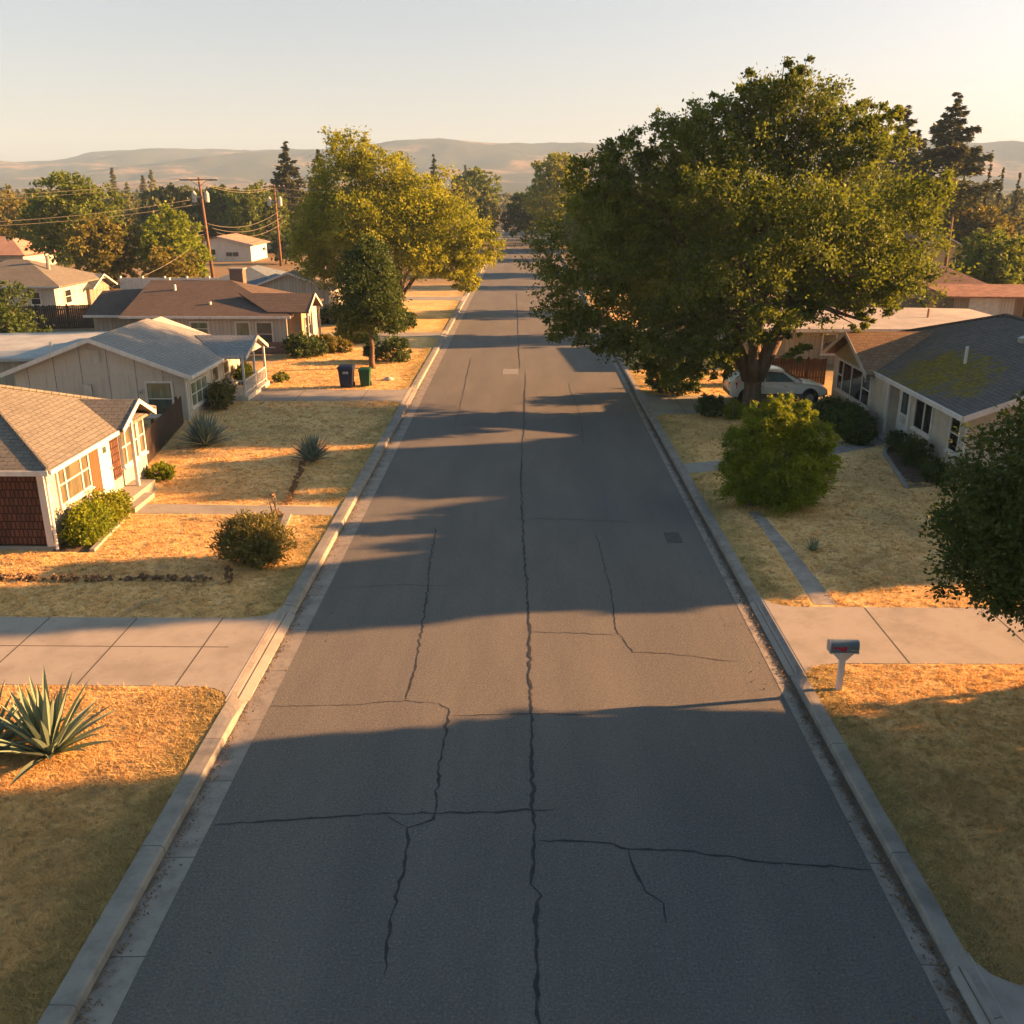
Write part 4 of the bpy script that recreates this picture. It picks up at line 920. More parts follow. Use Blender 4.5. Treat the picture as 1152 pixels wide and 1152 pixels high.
window(HY, (48.3, 110, 2.0), UX, YM, .8, 1.2, rows=1, pane='dglass'); window(HY, (49.3, 110, 2.0), UX, YM, .8, 1.2, rows=1, pane='dglass')

# ------------------------------------------------------------------ utility poles and wires
def utility_pole(label, x, y, h, tr=True, arm=2.2, lean=0.0, z0=0):
    t = thing('utility_pole', label, 'utility pole', (x, y, z0), 'utility poles over the back yards')
    MB().tube([(x, y, -.3), (x + lean * .5, y, h * .5), (x + lean, y, h)], [.2, .17, .13], 10).build('pole', M['pole'], t, smooth=True)
    if arm:
        am = MB(); am.box(x + lean - arm, x + lean + arm, y - .2, y - .08, h - .35, h - .2); am.tube([(x + lean - arm * .45, y - .1, h - .3), (x + lean, y - .1, h - 1.0)], .03, 5); am.tube([(x + lean + arm * .45, y - .1, h - .3), (x + lean, y - .1, h - 1.0)], .03, 5)
        ao = am.build('crossarm', M['pole'], t)
        for k in (-.92, -.5, .5, .92):
            px = x + lean + k * arm; MB().tube([(px, y - .14, h - .2), (px, y - .14, h - .1), (px, y - .14, h - .02)], [.035, .06, .03], 6).build('insulator', M['xformer'], ao)
    if tr:
        for s in (-.75, .72):
            tx = x + lean * .8 + s; MB().tube([(tx, y - .3, h - 2.75), (tx, y - .3, h - 2.7), (tx, y - .3, h - 1.75), (tx, y - .3, h - 1.65), (tx, y - .3, h - 1.45)], [.17, .27, .27, .18, .06], 12).build('transformer', M['xformer'], t, smooth=False)
        br = MB(); br.box(x + lean * .8 - .8, x + lean * .8 + .8, y - .12, y - .02, h - 2.2, h - 2.08); br.build('bracket', M['tin'], t)
    return t
utility_pole('left wooden utility pole with wide crossarm and two transformers', -37.2, 115, 11.5, lean=-.55)
utility_pole('right wooden utility pole with transformers beside the big yellowing tree', -34.0, 135, 10.8, arm=1.5, lean=-.15)
utility_pole('thin bare utility pole by the yellow house gable', 45.6, 106, 7.4, tr=False, arm=0)

def wire(label, a, b, sag, r=.024, group='power lines between the utility poles'):
    a = Vector(a); b = Vector(b); P = []
    for i in range(17):
        t = i / 16; p = a.lerp(b, t); p.z -= sag * 4 * t * (1 - t); P.append(p)
    o = MB().tube([tuple(p) for p in P], r, 5).build('power_line', M['wire'], None, smooth=True)
    return tag(o, label, 'power line', group)
WL = 'power lines between the utility poles'
px, py = -37.75, 114.9
la = 'overhead line running left from the left utility pole'
for dx, z, zb, xb, yb, sag in ((-2.0, 11.2, 9.3, -66, 96, .5), (1.0, 11.2, 9.0, -66, 97.5, .6), (-.2, 9.2, 6.9, -62, 95, .7), (-.1, 8.6, 6.6, -62, 95.5, .7)):
    wire(la, (px + dx, py - .14, z), (xb, yb, zb), sag)
for z, zb, xb, yb in ((6.2, 3.0, -60, 97), (5.6, 2.2, -60, 96.5), (5.2, 1.7, -58, 96)):
    wire('lower cable from the left utility pole toward the tan hipped house', (px, py - .14, z), (xb, yb, zb), .5)
wire('service drop from the left pole to the brown hipped roof', (px, py - .14, 5.0), (-29.5, 66, 3.5), .8, .02)
for k, (z, z2, sag) in enumerate(((11.2, 10.5, .7), (10.9, 10.4, .8), (6.4, 7.4, 1.1), (5.9, 6.7, 1.1), (5.4, 6.2, 1.2))):
    wire('slack line strung between the two utility poles', (px + (k - 1) * .5, py, z), (-34.1 + (k - 1) * .4, 134.9, z2), sag)
for k in range(5):
    wire('line running right from the right pole into the big tree', (-34.0, 134.9, 10.4 - k * .95), (-14 + k * .5, 141, 10.0 - k * 1.0), .5)
wire('service drop from the right pole to the white house', (-34, 134.9, 5.4), (-41, 146, 2.7), .4)

# ------------------------------------------------------------------ mailbox
mx, my = 6.62, 17.62
MBX = thing('mailbox', 'grey mailbox with red marks on a white post beside the driveway', 'mailbox', (mx, my, GZ))
pz = MB(); pz.box(mx - .055, mx + .055, my - .055, my + .055, 0, 1.02); pz.build('post', M['white'], MBX)
bk = MB(); bk.prism([(mx - .24, my - .04, .97), (mx - .05, my - .04, .76), (mx + .05, my - .04, .76), (mx + .24, my - .04, .97)], (0, .08, 0)); bk.build('bracket', M['white'], MBX)
MB().box(mx - .3, mx + .3, my - .11, my + .11, .975, 1.0).build('support_board', M['white'], MBX)
prof_ = [(-.105, 1.0), (.105, 1.0), (.105, 1.14)] + [(.105 * math.cos(R_(a)), 1.14 + .105 * math.sin(R_(a))) for a in range(20, 180, 20)] + [(-.105, 1.14)]
bx = MB(); bx.loft([[(mx + s, my + a, z) for a, z in prof_] for s in (-.29, .29)]); bo = bx.build('box', M['mailgrey'], MBX)
dd = MB(); dd.loft([[(mx + s, my + a * 1.04, 1.0 + (z - 1.0) * 1.03) for a, z in prof_] for s in (-.315, -.292)]); dd.build('door', M['tin'], bo)
sk = MB()
for (a0, a1, z0, z1) in ((-.24, -.13, 1.10, 1.13), (-.15, -.06, 1.08, 1.12), (-.09, .0, 1.03, 1.09), (-.03, .03, 1.04, 1.14), (-.22, -.17, 1.075, 1.095), (.0, .035, 1.09, 1.125)): sk.box(mx + a0, mx + a1, my - .1085 - .002 * (a0 + .3), my - .09, z0, z1)
sk.build('red_marks', M['magenta'], bo)
fl = MB(); fl.box(mx + .12, mx + .27, my - .125, my - .112, 1.055, 1.075); fl.build('flag', M['tin'], bo)

# ------------------------------------------------------------------ bins
def bin_(label, x, y, w, d, h, mat, deco):
    t = thing('wheelie_bin', label, 'bin', (x, y, GZ), 'wheeled bins beside the driveway')
    body = MB(); body.loft([[(x - w * s / 2, y - d * s / 2, z), (x + w * s / 2, y - d * s / 2, z), (x + w * s / 2, y + d * s / 2, z), (x - w * s / 2, y + d * s / 2, z)] for s, z in ((.76, GZ + .06), (.8, GZ + .12), (.97, h * .9), (1.04, h * .905), (1.04, h * .95))]); body.build('body', M[mat], t)
    lid = MB(); lid.loft([[(x - w * s / 2, y - d * s / 2 - o, z), (x + w * s / 2, y - d * s / 2 - o, z), (x + w * s / 2, y + d * s / 2, z), (x - w * s / 2, y + d * s / 2, z)] for s, z, o in ((1.1, h * .951, .03), (1.1, h * .985, .03), (.95, h * 1.04, .01), (.6, h * 1.06, 0))]); lo = lid.build('lid', M[mat], t)
    MB().tube([(x - w * .4, y + d * .58, h * .93), (x + w * .4, y + d * .58, h * .93)], .02, 6).build('handle', M['dark'], t)
    for s in (-1, 1): MB().tube([(x + s * w * .43 - .03, y + d * .38, GZ + .12), (x + s * w * .43 + .03, y + d * .38, GZ + .12)], .12, 14).build('wheel', M['dark'], t)
    if deco:
        k = MB()
        for i, a in enumerate((-.13, -.05, .03, .10)): k.lbox((x, y - d * .485, h * .72), UX, YM, a, a + .05, 0, .12, -.03, .012)
        k.build('number_mark', M['white'], t)
    return t
bin_('navy blue wheeled bin with pale markings, larger of the two', -9.45, 49.6, .78, .8, 1.22, 'binblue', True)
bin_('small green wheeled bin beside the navy bin', -8.5, 49.8, .58, .65, 1.05, 'bingreen', False)

# ------------------------------------------------------------------ car (faces +x)
def car():
    X0, Y0 = 10.1, 46.3
    t = thing('parked_car', 'silver white hatchback parked in the driveway behind the big oak', 'car', (X0 + 2.3, Y0, GZ + .012)); z0 = GZ + .012
    st = [(0, .72, .42, .86), (.06, .82, .34, .98), (.35, .88, .3, 1.04), (.9, .9, .28, 1.02), (1.7, .91, .27, .99), (2.6, .91, .27, .96), (3.2, .9, .28, .95), (3.7, .88, .3, .9), (4.2, .84, .32, .82), (4.48, .76, .36, .72), (4.6, .62, .42, .62)]
    rings = []
    for s, w, zb, zt in st:
        h = zt - zb
        half = [(w * .86, zb), (w * .97, zb + .1 * h), (w, zb + .45 * h), (w * .985, zb + .72 * h), (w * .93, zb + .93 * h), (w * .8, zt), (w * .4, zt + .03)]
        rings.append([(X0 + s, Y0 - a, z0 + z) for a, z in half] + [(X0 + s, Y0 + a, z0 + z) for a, z in reversed(half)])
    body = MB(); body.loft(rings); bo = body.build('body', M['carw'], t, smooth=True)
    cab = [(.15, .74, 1.0), (.75, .64, 1.46), (1.4, .62, 1.53), (2.2, .62, 1.51), (2.45, .63, 1.46), (3.45, .74, .95)]
    cr = MB(); base = 0.97
    rings = []
    for s, w, zt in cab:
        rings.append([(X0 + s, Y0 - .82, z0 + .93), (X0 + s, Y0 - w, z0 + zt - .03), (X0 + s, Y0 - w * .8, z0 + zt), (X0 + s, Y0 + w * .8, z0 + zt), (X0 + s, Y0 + w, z0 + zt - .03), (X0 + s, Y0 + .82, z0 + .93)])
    cr.loft(rings); ro = cr.build('cabin', M['carw'], t, smooth=False)
    for sg in (-1, 1):
        def P(s, z):
            # side surface between (.82,.93) and (.63,1.49)
            f = (z - .93) / (1.49 - .93); return (X0 + s, Y0 + sg * (.82 - .19 * f + .012), z0 + z)
        for q in ([(.62, 1.02), (1.55, 1.01), (1.55, 1.42), (.95, 1.40)], [(1.63, 1.01), (3.0, .99), (2.42, 1.38), (1.63, 1.42)]):
            g = MB(); g.prism([P(*a) for a in q], (0, sg * .008, 0)); g.build('window', M['dglass'], ro)
        MB().box(X0 + .9, X0 + 3.4, Y0 + sg * .895 - .02, Y0 + sg * .895 + .03, z0 + .27, z0 + .5).build('sill_trim', M['carlow'], bo)
        hd = MB()
        for s in (1.35, 2.45): hd.box(X0 + s, X0 + s + .2, Y0 + sg * .9 - .01, Y0 + sg * .9 + .035, z0 + .8, z0 + .83)
        hd.build('handle', M['tin'], bo)
        MB().box(X0 + 2.95, X0 + 3.12, Y0 + sg * .82, Y0 + sg * 1.02, z0 + .98, z0 + 1.1).build('mirror', M['carw'], bo)
        tl = MB(); tl.hexa([(X0 - .015, Y0 + sg * .52, z0 + .7), (X0 + .3, Y0 + sg * .885, z0 + .72), (X0 + .3, Y0 + sg * .8, z0 + .72), (X0 + .05, Y0 + sg * .5, z0 + .7), (X0 - .015, Y0 + sg * .52, z0 + .95), (X0 + .3, Y0 + sg * .89, z0 + .97), (X0 + .3, Y0 + sg * .8, z0 + .97), (X0 + .05, Y0 + sg * .5, z0 + .95)]); tl.build('tail_light', M['red'], bo)
        hl = MB(); hl.hexa([(X0 + 4.15, Y0 + sg * .85, z0 + .6), (X0 + 4.56, Y0 + sg * .62, z0 + .56), (X0 + 4.5, Y0 + sg * .55, z0 + .56), (X0 + 4.15, Y0 + sg * .75, z0 + .6), (X0 + 4.15, Y0 + sg * .85, z0 + .75), (X0 + 4.54, Y0 + sg * .62, z0 + .68), (X0 + 4.45, Y0 + sg * .55, z0 + .68), (X0 + 4.15, Y0 + sg * .75, z0 + .76)]); hl.build('headlight', M['lamp'], bo)
        for s in (.78, 3.72):
            ar = MB(); ar.tube([(X0 + s, Y0 + sg * .6, z0 + .34), (X0 + s, Y0 + sg * .905, z0 + .34)], .4, 20); ar.build('wheel_arch', M['dark'], bo)
            w = MB(); w.tube([(X0 + s, Y0 + sg * .7, z0 + .32), (X0 + s, Y0 + sg * .73, z0 + .32), (X0 + s, Y0 + sg * .91, z0 + .32), (X0 + s, Y0 + sg * .93, z0 + .32)], [.29, .32, .32, .29], 20); wo = w.build('wheel', M['dark'], t)
            r_ = MB(); r_.tube([(X0 + s, Y0 + sg * .92, z0 + .32), (X0 + s, Y0 + sg * .938, z0 + .32)], .19, 16)
            r_.build('rim', M['rim'], wo)
    ws = MB(); ws.prism([(X0 + 2.52, Y0 - .56, z0 + 1.445), (X0 + 2.52, Y0 + .56, z0 + 1.445), (X0 + 3.38, Y0 + .66, z0 + 1.0), (X0 + 3.38, Y0 - .66, z0 + 1.0)], (.012, 0, .02)); ws.build('windscreen', M['dglass'], ro)
    rw = MB(); rw.prism([(X0 + .24, Y0 - .62, z0 + 1.08), (X0 + .24, Y0 + .62, z0 + 1.08), (X0 + .68, Y0 + .55, z0 + 1.42), (X0 + .68, Y0 - .55, z0 + 1.42)], (-.014, 0, .014)); rw.build('rear_window', M['dglass'], ro)
    MB().box(X0 - .03, X0 + .1, Y0 - .7, Y0 + .7, z0 + .4, z0 + .56).build('rear_bumper', M['carlow'], bo)
    MB().box(X0 + 4.5, X0 + 4.64, Y0 - .55, Y0 + .55, z0 + .38, z0 + .52).build('front_bumper', M['carlow'], bo)
    t.scale = (1.04, 1.04, 1.13)
car()

# ------------------------------------------------------------------ trees near and mid
oak_b = [(0, 0, 8.4, 5.2, 5.2, 4.0), (-4.6, -.6, 6.6, 3.6, 3.8, 2.6), (-8.6, -1.0, 7.4, 2.9, 3.2, 2.3), (-6.4, 1.5, 9.8, 3.3, 3.3, 2.2), (-2.4, 0, 12.4, 3.1, 3.2, 1.9), (1.0, .4, 14.0, 2.7, 2.7, 1.6), (3.7, .3, 12.5, 2.9, 2.9, 1.8),
         (5.6, -.4, 9.6, 3.2, 3.2, 2.5), (6.9, -.8, 7.2, 2.5, 2.7, 2.0), (4.6, -2.2, 6.8, 2.2, 2.2, 1.4), (5.2, -2.0, 5.7, 1.5, 1.6, 1.1), (-3.6, -3.4, 4.4, 2.4, 2.3, 1.7), (-6.4, -1.8, 3.9, 2.0, 2.2, 1.5), (-1.6, -4.2, 6.9, 3.0, 2.7, 2.1),
         (2.2, -4.0, 8.6, 3.0, 2.6, 2.2), (-4.0, -2.4, 2.6, 1.4, 1.5, .9), (1.6, -3.2, 5.6, 1.4, 1.4, 1.0), (-8.7, 0, 5.2, 2.3, 2.4, 1.6), (0, 4.5, 9, 4.2, 3.6, 3.4), (-5, 4, 8, 3.4, 3, 2.8), (5, 4, 8.5, 3.2, 3, 2.6), (-9.6, -.5, 4.0, 1.2, 1.4, .9), (5.8, 1, 13.3, 1.3, 1.3, .8), (-2.4, -3.6, 10.2, 2.5, 2.2, 1.6)]
oak_b = [(x * .93, y * .9 + 1.6, z * .945, a * .93, b * .9, c * .945) for x, y, z, a, b, c in oak_b]
oak_b += [(1.2, 1.6, 12.9, 2.3, 2.3, 1.5), (-2.6, 1.5, 11.5, 2.2, 2.2, 1.5), (3.7, 1.5, 11.9, 2.0, 2.0, 1.4), (-5.4, 1.5, 9.8, 2.0, 2.0, 1.4), (-7.6, 1.4, 10.4, 1.6, 1.6, 1.1), (-6.0, 1.6, 11.4, 1.5, 1.5, 1.0), (-4.2, 1.6, 12.1, 1.5, 1.5, 1.0), (-2.4, 1.4, 13.1, 1.4, 1.4, .9), (-.6, 1.5, 14.0, 1.2, 1.2, .9), (1.0, 1.6, 14.9, 1.0, 1.0, .7), (4.7, 1.6, 13.0, 1.2, 1.2, .8), (5.9, 1.5, 13.1, .6, .7, .45), (7.4, 1.2, 9.6, 1.4, 1.5, 1.0), (4.6, -.6, 4.3, .6, .7, .7), (-2.4, -.6, 3.5, 1.6, 1.6, 1.1), (1.5, -.8, 4.8, 1.3, 1.3, .9), (1.35, -.8, 3.2, .75, .75, .75), (-1.5, -.9, 3.0, 1.0, .9, .65), (-.5, -1.9, 4.5, 1.9, 1.5, 1.1), (-4.0, 0, 2.5, 1.6, 1.7, 1.2), (-2.0, .4, 2.2, 1.1, 1.2, .9), (-5.6, .8, 2.9, 1.4, 1.5, 1.0), (-7.4, .6, 3.6, 1.5, 1.6, 1.0)]
def oak():
    t = thing('oak_tree', 'huge spreading oak with dark crown towering over the street and parked car', 'tree', (10.8, 44.3, GZ)); b0 = ORG[t.name]; ORG[t.name] = (0, 0, 0)
    mb = MB(); rd = random.Random(4)
    mb.tube([(0, 0, -.15), (.02, 0, .25), (0, 0, 1.1), (-.02, 0, 1.9)], [.66, .48, .39, .46], 14)
    for (x, y, z, r) in ((-1.5, .3, 4.2, .29), (1.25, -.2, 4.5, .34), (.15, .9, 4.6, .27), (-.5, -1.2, 4.3, .21)):
        mb.tube([(x * .12, y * .12, 1.5), (x * .45, y * .45, 2.7), (x, y, z)], [.36, r * 1.05, r * .85], 10)
        near = sorted(oak_b, key=lambda b: (b[0] - x * 3.5) ** 2 + (b[1] - y * 3) ** 2 + (b[2] - 7) ** 2 * .1)[:8]
        for b in near:
            e = Vector(b[:3]); s = Vector((x, y, z)); m = s.lerp(e, .5) + Vector((rd.uniform(-.5, .5), rd.uniform(-.5, .5), .6))
            mb.tube([s - Vector((x, y, z)) * .03, s.lerp(m, .5), m, m.lerp(e, .6), e], [r * .6, r * .5, r * .38, r * .24, .03], 7)
            for _ in range(3):
                f = e + Vector((rd.uniform(-1, 1), rd.uniform(-1, 1), rd.uniform(-.6, 1))) * b[3] * .8
                mb.tube([m.lerp(e, .3), m.lerp(f, .6), f], [r * .22, r * .14, .015], 5)
    mb.build('trunk', M['bark'], t, smooth=True)
    V, F = leaf_cloud(oak_b, 230000, .155, 11, per=80, clump=.2, aspect=.6, shell=.42)
    npmesh('crown', V, F, M['l_oak'], t); ORG[t.name] = b0
oak()
tree('shade_tree', 'big rounded yellowing tree arching toward the road on the left', (-10.2, 77.5, GZ),
     [(0, 0, 7, 4.2, 4, 3.6), (-4.6, 0, 6.6, 3.4, 3.4, 3.0), (-4.2, .5, 10.4, 2.6, 2.6, 2.0), (-3.6, .5, 12.8, 1.9, 1.9, 1.5), (-1.0, 0, 11.4, 2.2, 2.2, 1.6), (2.2, 0, 9.6, 2.6, 2.6, 1.9), (4.6, -.5, 7.4, 2.7, 2.8, 2.1), (6.4, -.6, 5.6, 1.8, 2, 1.5), (4.8, -1, 4.2, 2.0, 2, 1.3), (-7, 0, 5.4, 1.6, 2, 1.9), (2.2, -2.4, 5.2, 2.2, 2, 1.7), (-2, -3, 7.4, 2.8, 2.2, 2.2), (5.4, -.6, 3.0, 1.1, 1.2, .8), (-6.2, 1, 8.3, 1.9, 1.9, 1.5), (0, 3, 8, 3.4, 3, 2.8), (-5.6, -.5, 3.9, 1.6, 1.7, 1.3)],
     100000, .21, 'l_yel', r0=.36, seed=21, zsplit=1.6, nl=9, per=50, clump=.24, shell=.45)
tree('street_tree', 'compact dark green tree with a short straight trunk near the wheeled bins', (-8.95, 55.3, GZ),
     [(0, 0, 4.4, 1.75, 1.75, 1.9), (-.75, 0, 3.4, 1.35, 1.4, 1.2), (.75, -.2, 3.5, 1.35, 1.4, 1.2), (-.4, .1, 5.6, 1.2, 1.2, 1.2), (.45, 0, 5.9, 1.1, 1.1, 1.1), (.1, 0, 6.9, .75, .75, .7), (0, -.8, 4.2, 1.3, 1, 1.3), (1.3, 0, 2.6, .7, .8, .6), (-1.3, 0, 2.7, .75, .8, .65)],
     40000, .14, 'l_dark', r0=.15, seed=31, zsplit=2.2, bark='bark', per=30, clump=.25)
tree('garden_tree', 'dense dark green tree leaning into the right edge over the driveway', (10.6, 14.0, GZ),
     [(0, 0, 5.0, 2.6, 2.6, 2.0), (-1.4, .5, 4.6, 1.75, 1.9, 1.5), (-1.6, .4, 6.0, 1.35, 1.5, 1.0), (-2.15, 1.3, 4.0, 1.3, 1.5, 1.05), (-1.9, .9, 5.2, 1.3, 1.5, 1.0), (-1.2, 1.7, 3.5, 1.3, 1.4, .85), (-1.2, .2, 3.9, 1.5, 1.5, 1.0), (.5, .6, 7.2, 1.7, 1.7, 1.1), (1.6, 0, 5.6, 2, 2, 1.7), (0, -1.8, 4.8, 2, 1.6, 1.6), (.2, 1.6, 5.4, 1.8, 1.6, 1.5), (-.4, -.8, 3.6, 1.6, 1.6, 1.1)],
     200000, .09, 'l_dark', r0=.24, seed=41, zsplit=2.4, per=90, clump=.2, shell=.5)

def rtree(name, label, x, y, H, R, zl, n, L, leaf, seed, group=None, k=11, **kw):
    return tree(name, label, (x, y, GZ), gen_blobs(seed, H, R, zl, k), n, L, leaf, r0=max(.12, R * .07), seed=seed, zsplit=max(zl * 1.1, H * .25), group=group, **kw)
BG = 'trees over the back yards'
rtree('leafy_tree', 'tall olive green tree behind the shed, topmost on the left', -52.3, 113, 11.4, 6.4, 1.0, 17000, .42, 'l_mid', 51, BG)
rtree('leafy_tree', 'golden brown rounded tree rising above the grey roofed shed', -44.6, 103, 7.2, 4.4, .6, 12000, .36, 'l_gold', 52, BG)
rtree('leafy_tree', 'glossy yellow green tree just left of the left utility pole', -38.6, 106, 7.6, 4.6, .5, 13000, .36, 'l_bright', 53, BG)
rtree('leafy_tree', 'low spreading yellow green tree at the foot of the left pole', -36.6, 99, 4.0, 3.6, .3, 8000, .3, 'l_gold', 54, BG)
rtree('leafy_tree', 'dark olive tree directly behind the white house', -44.5, 164, 10.2, 6.5, 1.2, 12000, .5, 'l_mid', 55, BG)
rtree('leafy_tree', 'broad green tree standing right behind the left crossarm', -53.5, 175, 10.6, 7.0, 1.2, 12000, .55, 'l_mid', 56, BG)
conifer('fir_tree', 'dark ragged conifer rising left of the big yellowing tree', (-41, 172, GZ), 17.5, 5.2, 9000, .75, 57)
conifer('fir_tree', 'second narrow conifer tight against the big yellowing tree', (-36.4, 176, GZ), 16.6, 3.9, 7000, .7, 58)
tree('garden_hedge_tree', 'dense dark green tree at the left edge beside the flat extension', (-31.6, 56, GZ), gen_blobs(61, 4.3, 3.4, .2, 9), 15000, .2, 'l_dark', r0=.15, seed=61, zsplit=.7)
rtree('leafy_tree', 'rounded tree half hidden behind the shed at the far left', -62, 140, 7.5, 5.5, .6, 9000, .45, 'l_mid', 62, BG)
rtree('leafy_tree', 'pale olive tree at the left edge beyond the pink roof', -84, 160, 8.8, 6.5, .8, 9000, .5, 'l_gold', 63, BG)
rtree('leafy_tree', 'small dark tree right of the white house below the right pole', -34.2, 139, 4.4, 2.9, .4, 5000, .32, 'l_dark', 64, BG)
# end of street
EG = 'trees at the far end of the street'
rtree('street_end_tree', 'dark green tree closing the far end of the street', .2, 205, 9.6, 5.2, .6, 12000, .5, 'l_dark', 71, EG)
rtree('street_end_tree', 'tall golden topped tree just left of the huge oak crown', 6.3, 192, 16.6, 7.0, 1.5, 18000, .5, 'l_yel', 72, EG)
rtree('street_end_tree', 'bulky green tree at the right kerb far down the street', 9.8, 150, 9.0, 5.6, .8, 14000, .45, 'l_mid', 73, EG)
rtree('street_end_tree', 'hazy olive tree to the right of the big yellowing tree', -11.6, 226, 15.0, 6.4, 1.5, 11000, .55, 'l_mid', 74, EG)
rtree('street_end_tree', 'low olive brown tree left of the road end', -9.0, 190, 8.2, 5.0, .6, 9000, .45, 'l_gold', 75, EG)
conifer('cypress_tree', 'narrow dark cypress spire above the big yellowing tree', (-24, 262, GZ), 19.0, 2.6, 4000, .8, 76, zlow=.03)
# right back
conifer('redwood_tree', 'tall dark layered conifer at the right, tallest of the conifers', (54.5, 130, GZ), 21.0, 9.2, 24000, .7, 81, zlow=.1, sparse=.12)
conifer('redwood_tree', 'slightly shorter conifer between the oak crown and the tallest conifer', (47.6, 128, GZ), 19.6, 6.2, 15000, .7, 82, zlow=.2, sparse=.15)
rtree('leafy_tree', 'olive tree spreading beneath the tall conifer', 58, 126, 7.6, 5.0, .6, 9000, .4, 'l_gold', 83, 'trees behind the right houses')
rtree('leafy_tree', 'rounded bright topped green tree at the right edge above the rusty roof', 45.4, 95, 5.9, 5.0, .3, 16000, .34, 'l_mid', 84, 'trees behind the right houses')
rtree('leafy_tree', 'shadowy tree between the oak and the yellow house', 37.5, 104, 6.0, 4.2, .3, 9000, .36, 'l_dark', 85, 'trees behind the right houses')
rtree('leafy_tree', 'low leafy tree behind the grey garage gable', 29.5, 92, 4.4, 3.4, .3, 7000, .3, 'l_dark', 86, 'trees behind the right houses')
for i, (x, y, H, lb) in enumerate(((70, 152, 15.2, 'tallest of the thin bare conifers by the right edge'), (72.5, 153, 13.2, 'second thin bare conifer just right of the tallest one'), (76.6, 156, 12.6, 'faint bare conifer nearest the right edge'), (66.2, 150, 10.2, 'short thin conifer left of the bare tall one'))):
    conifer('bare_conifer', lb, (x, y, GZ), H, 1.1, 380, .45, 90 + i, zlow=.12, group='thin bare conifers at the right')

# mid distance copies
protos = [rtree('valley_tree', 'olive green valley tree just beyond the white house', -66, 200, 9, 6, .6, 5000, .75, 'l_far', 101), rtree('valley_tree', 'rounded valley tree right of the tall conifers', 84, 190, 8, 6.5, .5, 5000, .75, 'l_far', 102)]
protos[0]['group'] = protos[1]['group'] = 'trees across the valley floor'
rd = random.Random(77)
for i in range(230):
    y = 170 + 360 * rd.random() ** 1.3; a = rd.uniform(-.56, .56); x = a * y
    if abs(x) < 9 and y < 262: continue
    s = rd.uniform(.55, 1.25) * (1 if x < 0 or x > 25 else 1.05)
    side = 'left of the road' if x < -9 else 'right of the road' if x > 9 else 'beyond the road end'
    copy_tree(protos[i % 2], (x, y, GZ), rd.uniform(0, 6.28), s, 'hazy olive tree on the valley floor far off, ' + side, 'trees across the valley floor')
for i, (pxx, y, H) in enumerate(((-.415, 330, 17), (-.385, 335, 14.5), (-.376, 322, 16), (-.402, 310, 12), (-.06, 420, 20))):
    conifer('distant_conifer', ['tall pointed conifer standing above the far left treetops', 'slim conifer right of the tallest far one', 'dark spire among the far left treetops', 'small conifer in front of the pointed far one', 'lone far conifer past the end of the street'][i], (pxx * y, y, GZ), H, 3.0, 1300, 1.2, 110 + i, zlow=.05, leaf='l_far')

# far wood as one mass
r = np.random.default_rng(9); n = 800; yy = 450 + 1150 * r.random(n) ** 1.3; xx = yy * r.uniform(-.64, .64, n)
Vs, Fs, b = [], [], 0
C, D, Ls = [], [], []
for x, y in zip(xx, yy):
    m = 70; d = unit(r.normal(size=(m, 3))); R1 = r.uniform(3.5, 7) * (.8 + y / 1500); H1_ = r.uniform(3, 6.0)
    C.append(np.array([x, y, GZ + H1_ * .75 - .3]) + d * np.array([R1 * 1.2, R1, H1_ * .75]) * (.6 + .4 * r.random((m, 1)))); D.append(unit(r.normal(size=(m, 3)))); Ls.append(np.full(m, 2.0 * (.6 + y / 1200)))
C = np.concatenate(C); C[:, 2] = np.maximum(C[:, 2], .1); D = np.concatenate(D); Ls = np.concatenate(Ls); S = unit(np.cross(D, r.normal(size=D.shape)))
V, F = cards(C, D, S, Ls, Ls * .7)
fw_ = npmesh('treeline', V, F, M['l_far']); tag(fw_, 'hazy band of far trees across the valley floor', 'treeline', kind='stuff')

# out of the frame on the right: the trees whose long shadows cross the street
SG = 'garden trees standing right of the view'
SHADE = [(20, 13.5, 8.9, 4.8, 3.7, 'tall rounded'), (21, 5.5, 9.2, 5.4, .3, 'broad heavy'), (19, 16.9, 5.7, 2.9, 3.4, 'low squat'), (14.5, 7.0, 6.5, 3.0, .5, 'bushy low'), (28, 28.6, 11.4, 2.6, .4, 'slender tall'), (25, 31.8, 6.6, 3.4, .3, 'short wide'), (31, 35.5, 8.2, 3.4, .3, 'rounded'), (30.5, 40.6, 10.6, 4.2, .3, 'large leafy')]
for i, (x, y, H, Rr, zl, ad) in enumerate(SHADE):
    rtree('garden_tree', ad + ' garden tree casting a long shadow from the right', x, y, H, Rr, zl, 26000, .8, 'l_mid', 130 + i, SG, shell=.25)
for (y0, y1, lb) in ((8.0, 14.9, 'long unseen hedge added right of the view to block low sun'), (16.3, 18.3, 'short unseen hedge added right of the view to block low sun')):  # unseen hedges added to stop low sun under the crowns, gap left for streaks
    k_ = int((y1 - y0) / .8) + 1
    shrub('hedge', lb, (15.2, (y0 + y1) / 2, GZ), [(.1 * math.sin(i * 3), y0 + (y1 - y0) * (i + .5) / k_ - (y0 + y1) / 2, 1.05, .6, .62, 1.1 + .15 * math.sin(i * 2.3)) for i in range(k_)], 2600 * k_, .2, 'l_mid', 330 + k_, shell=.3)
HT = 'hidden trees added beyond the oak to shade the road'  # hidden by the oak crown, added so their shadows band the far road
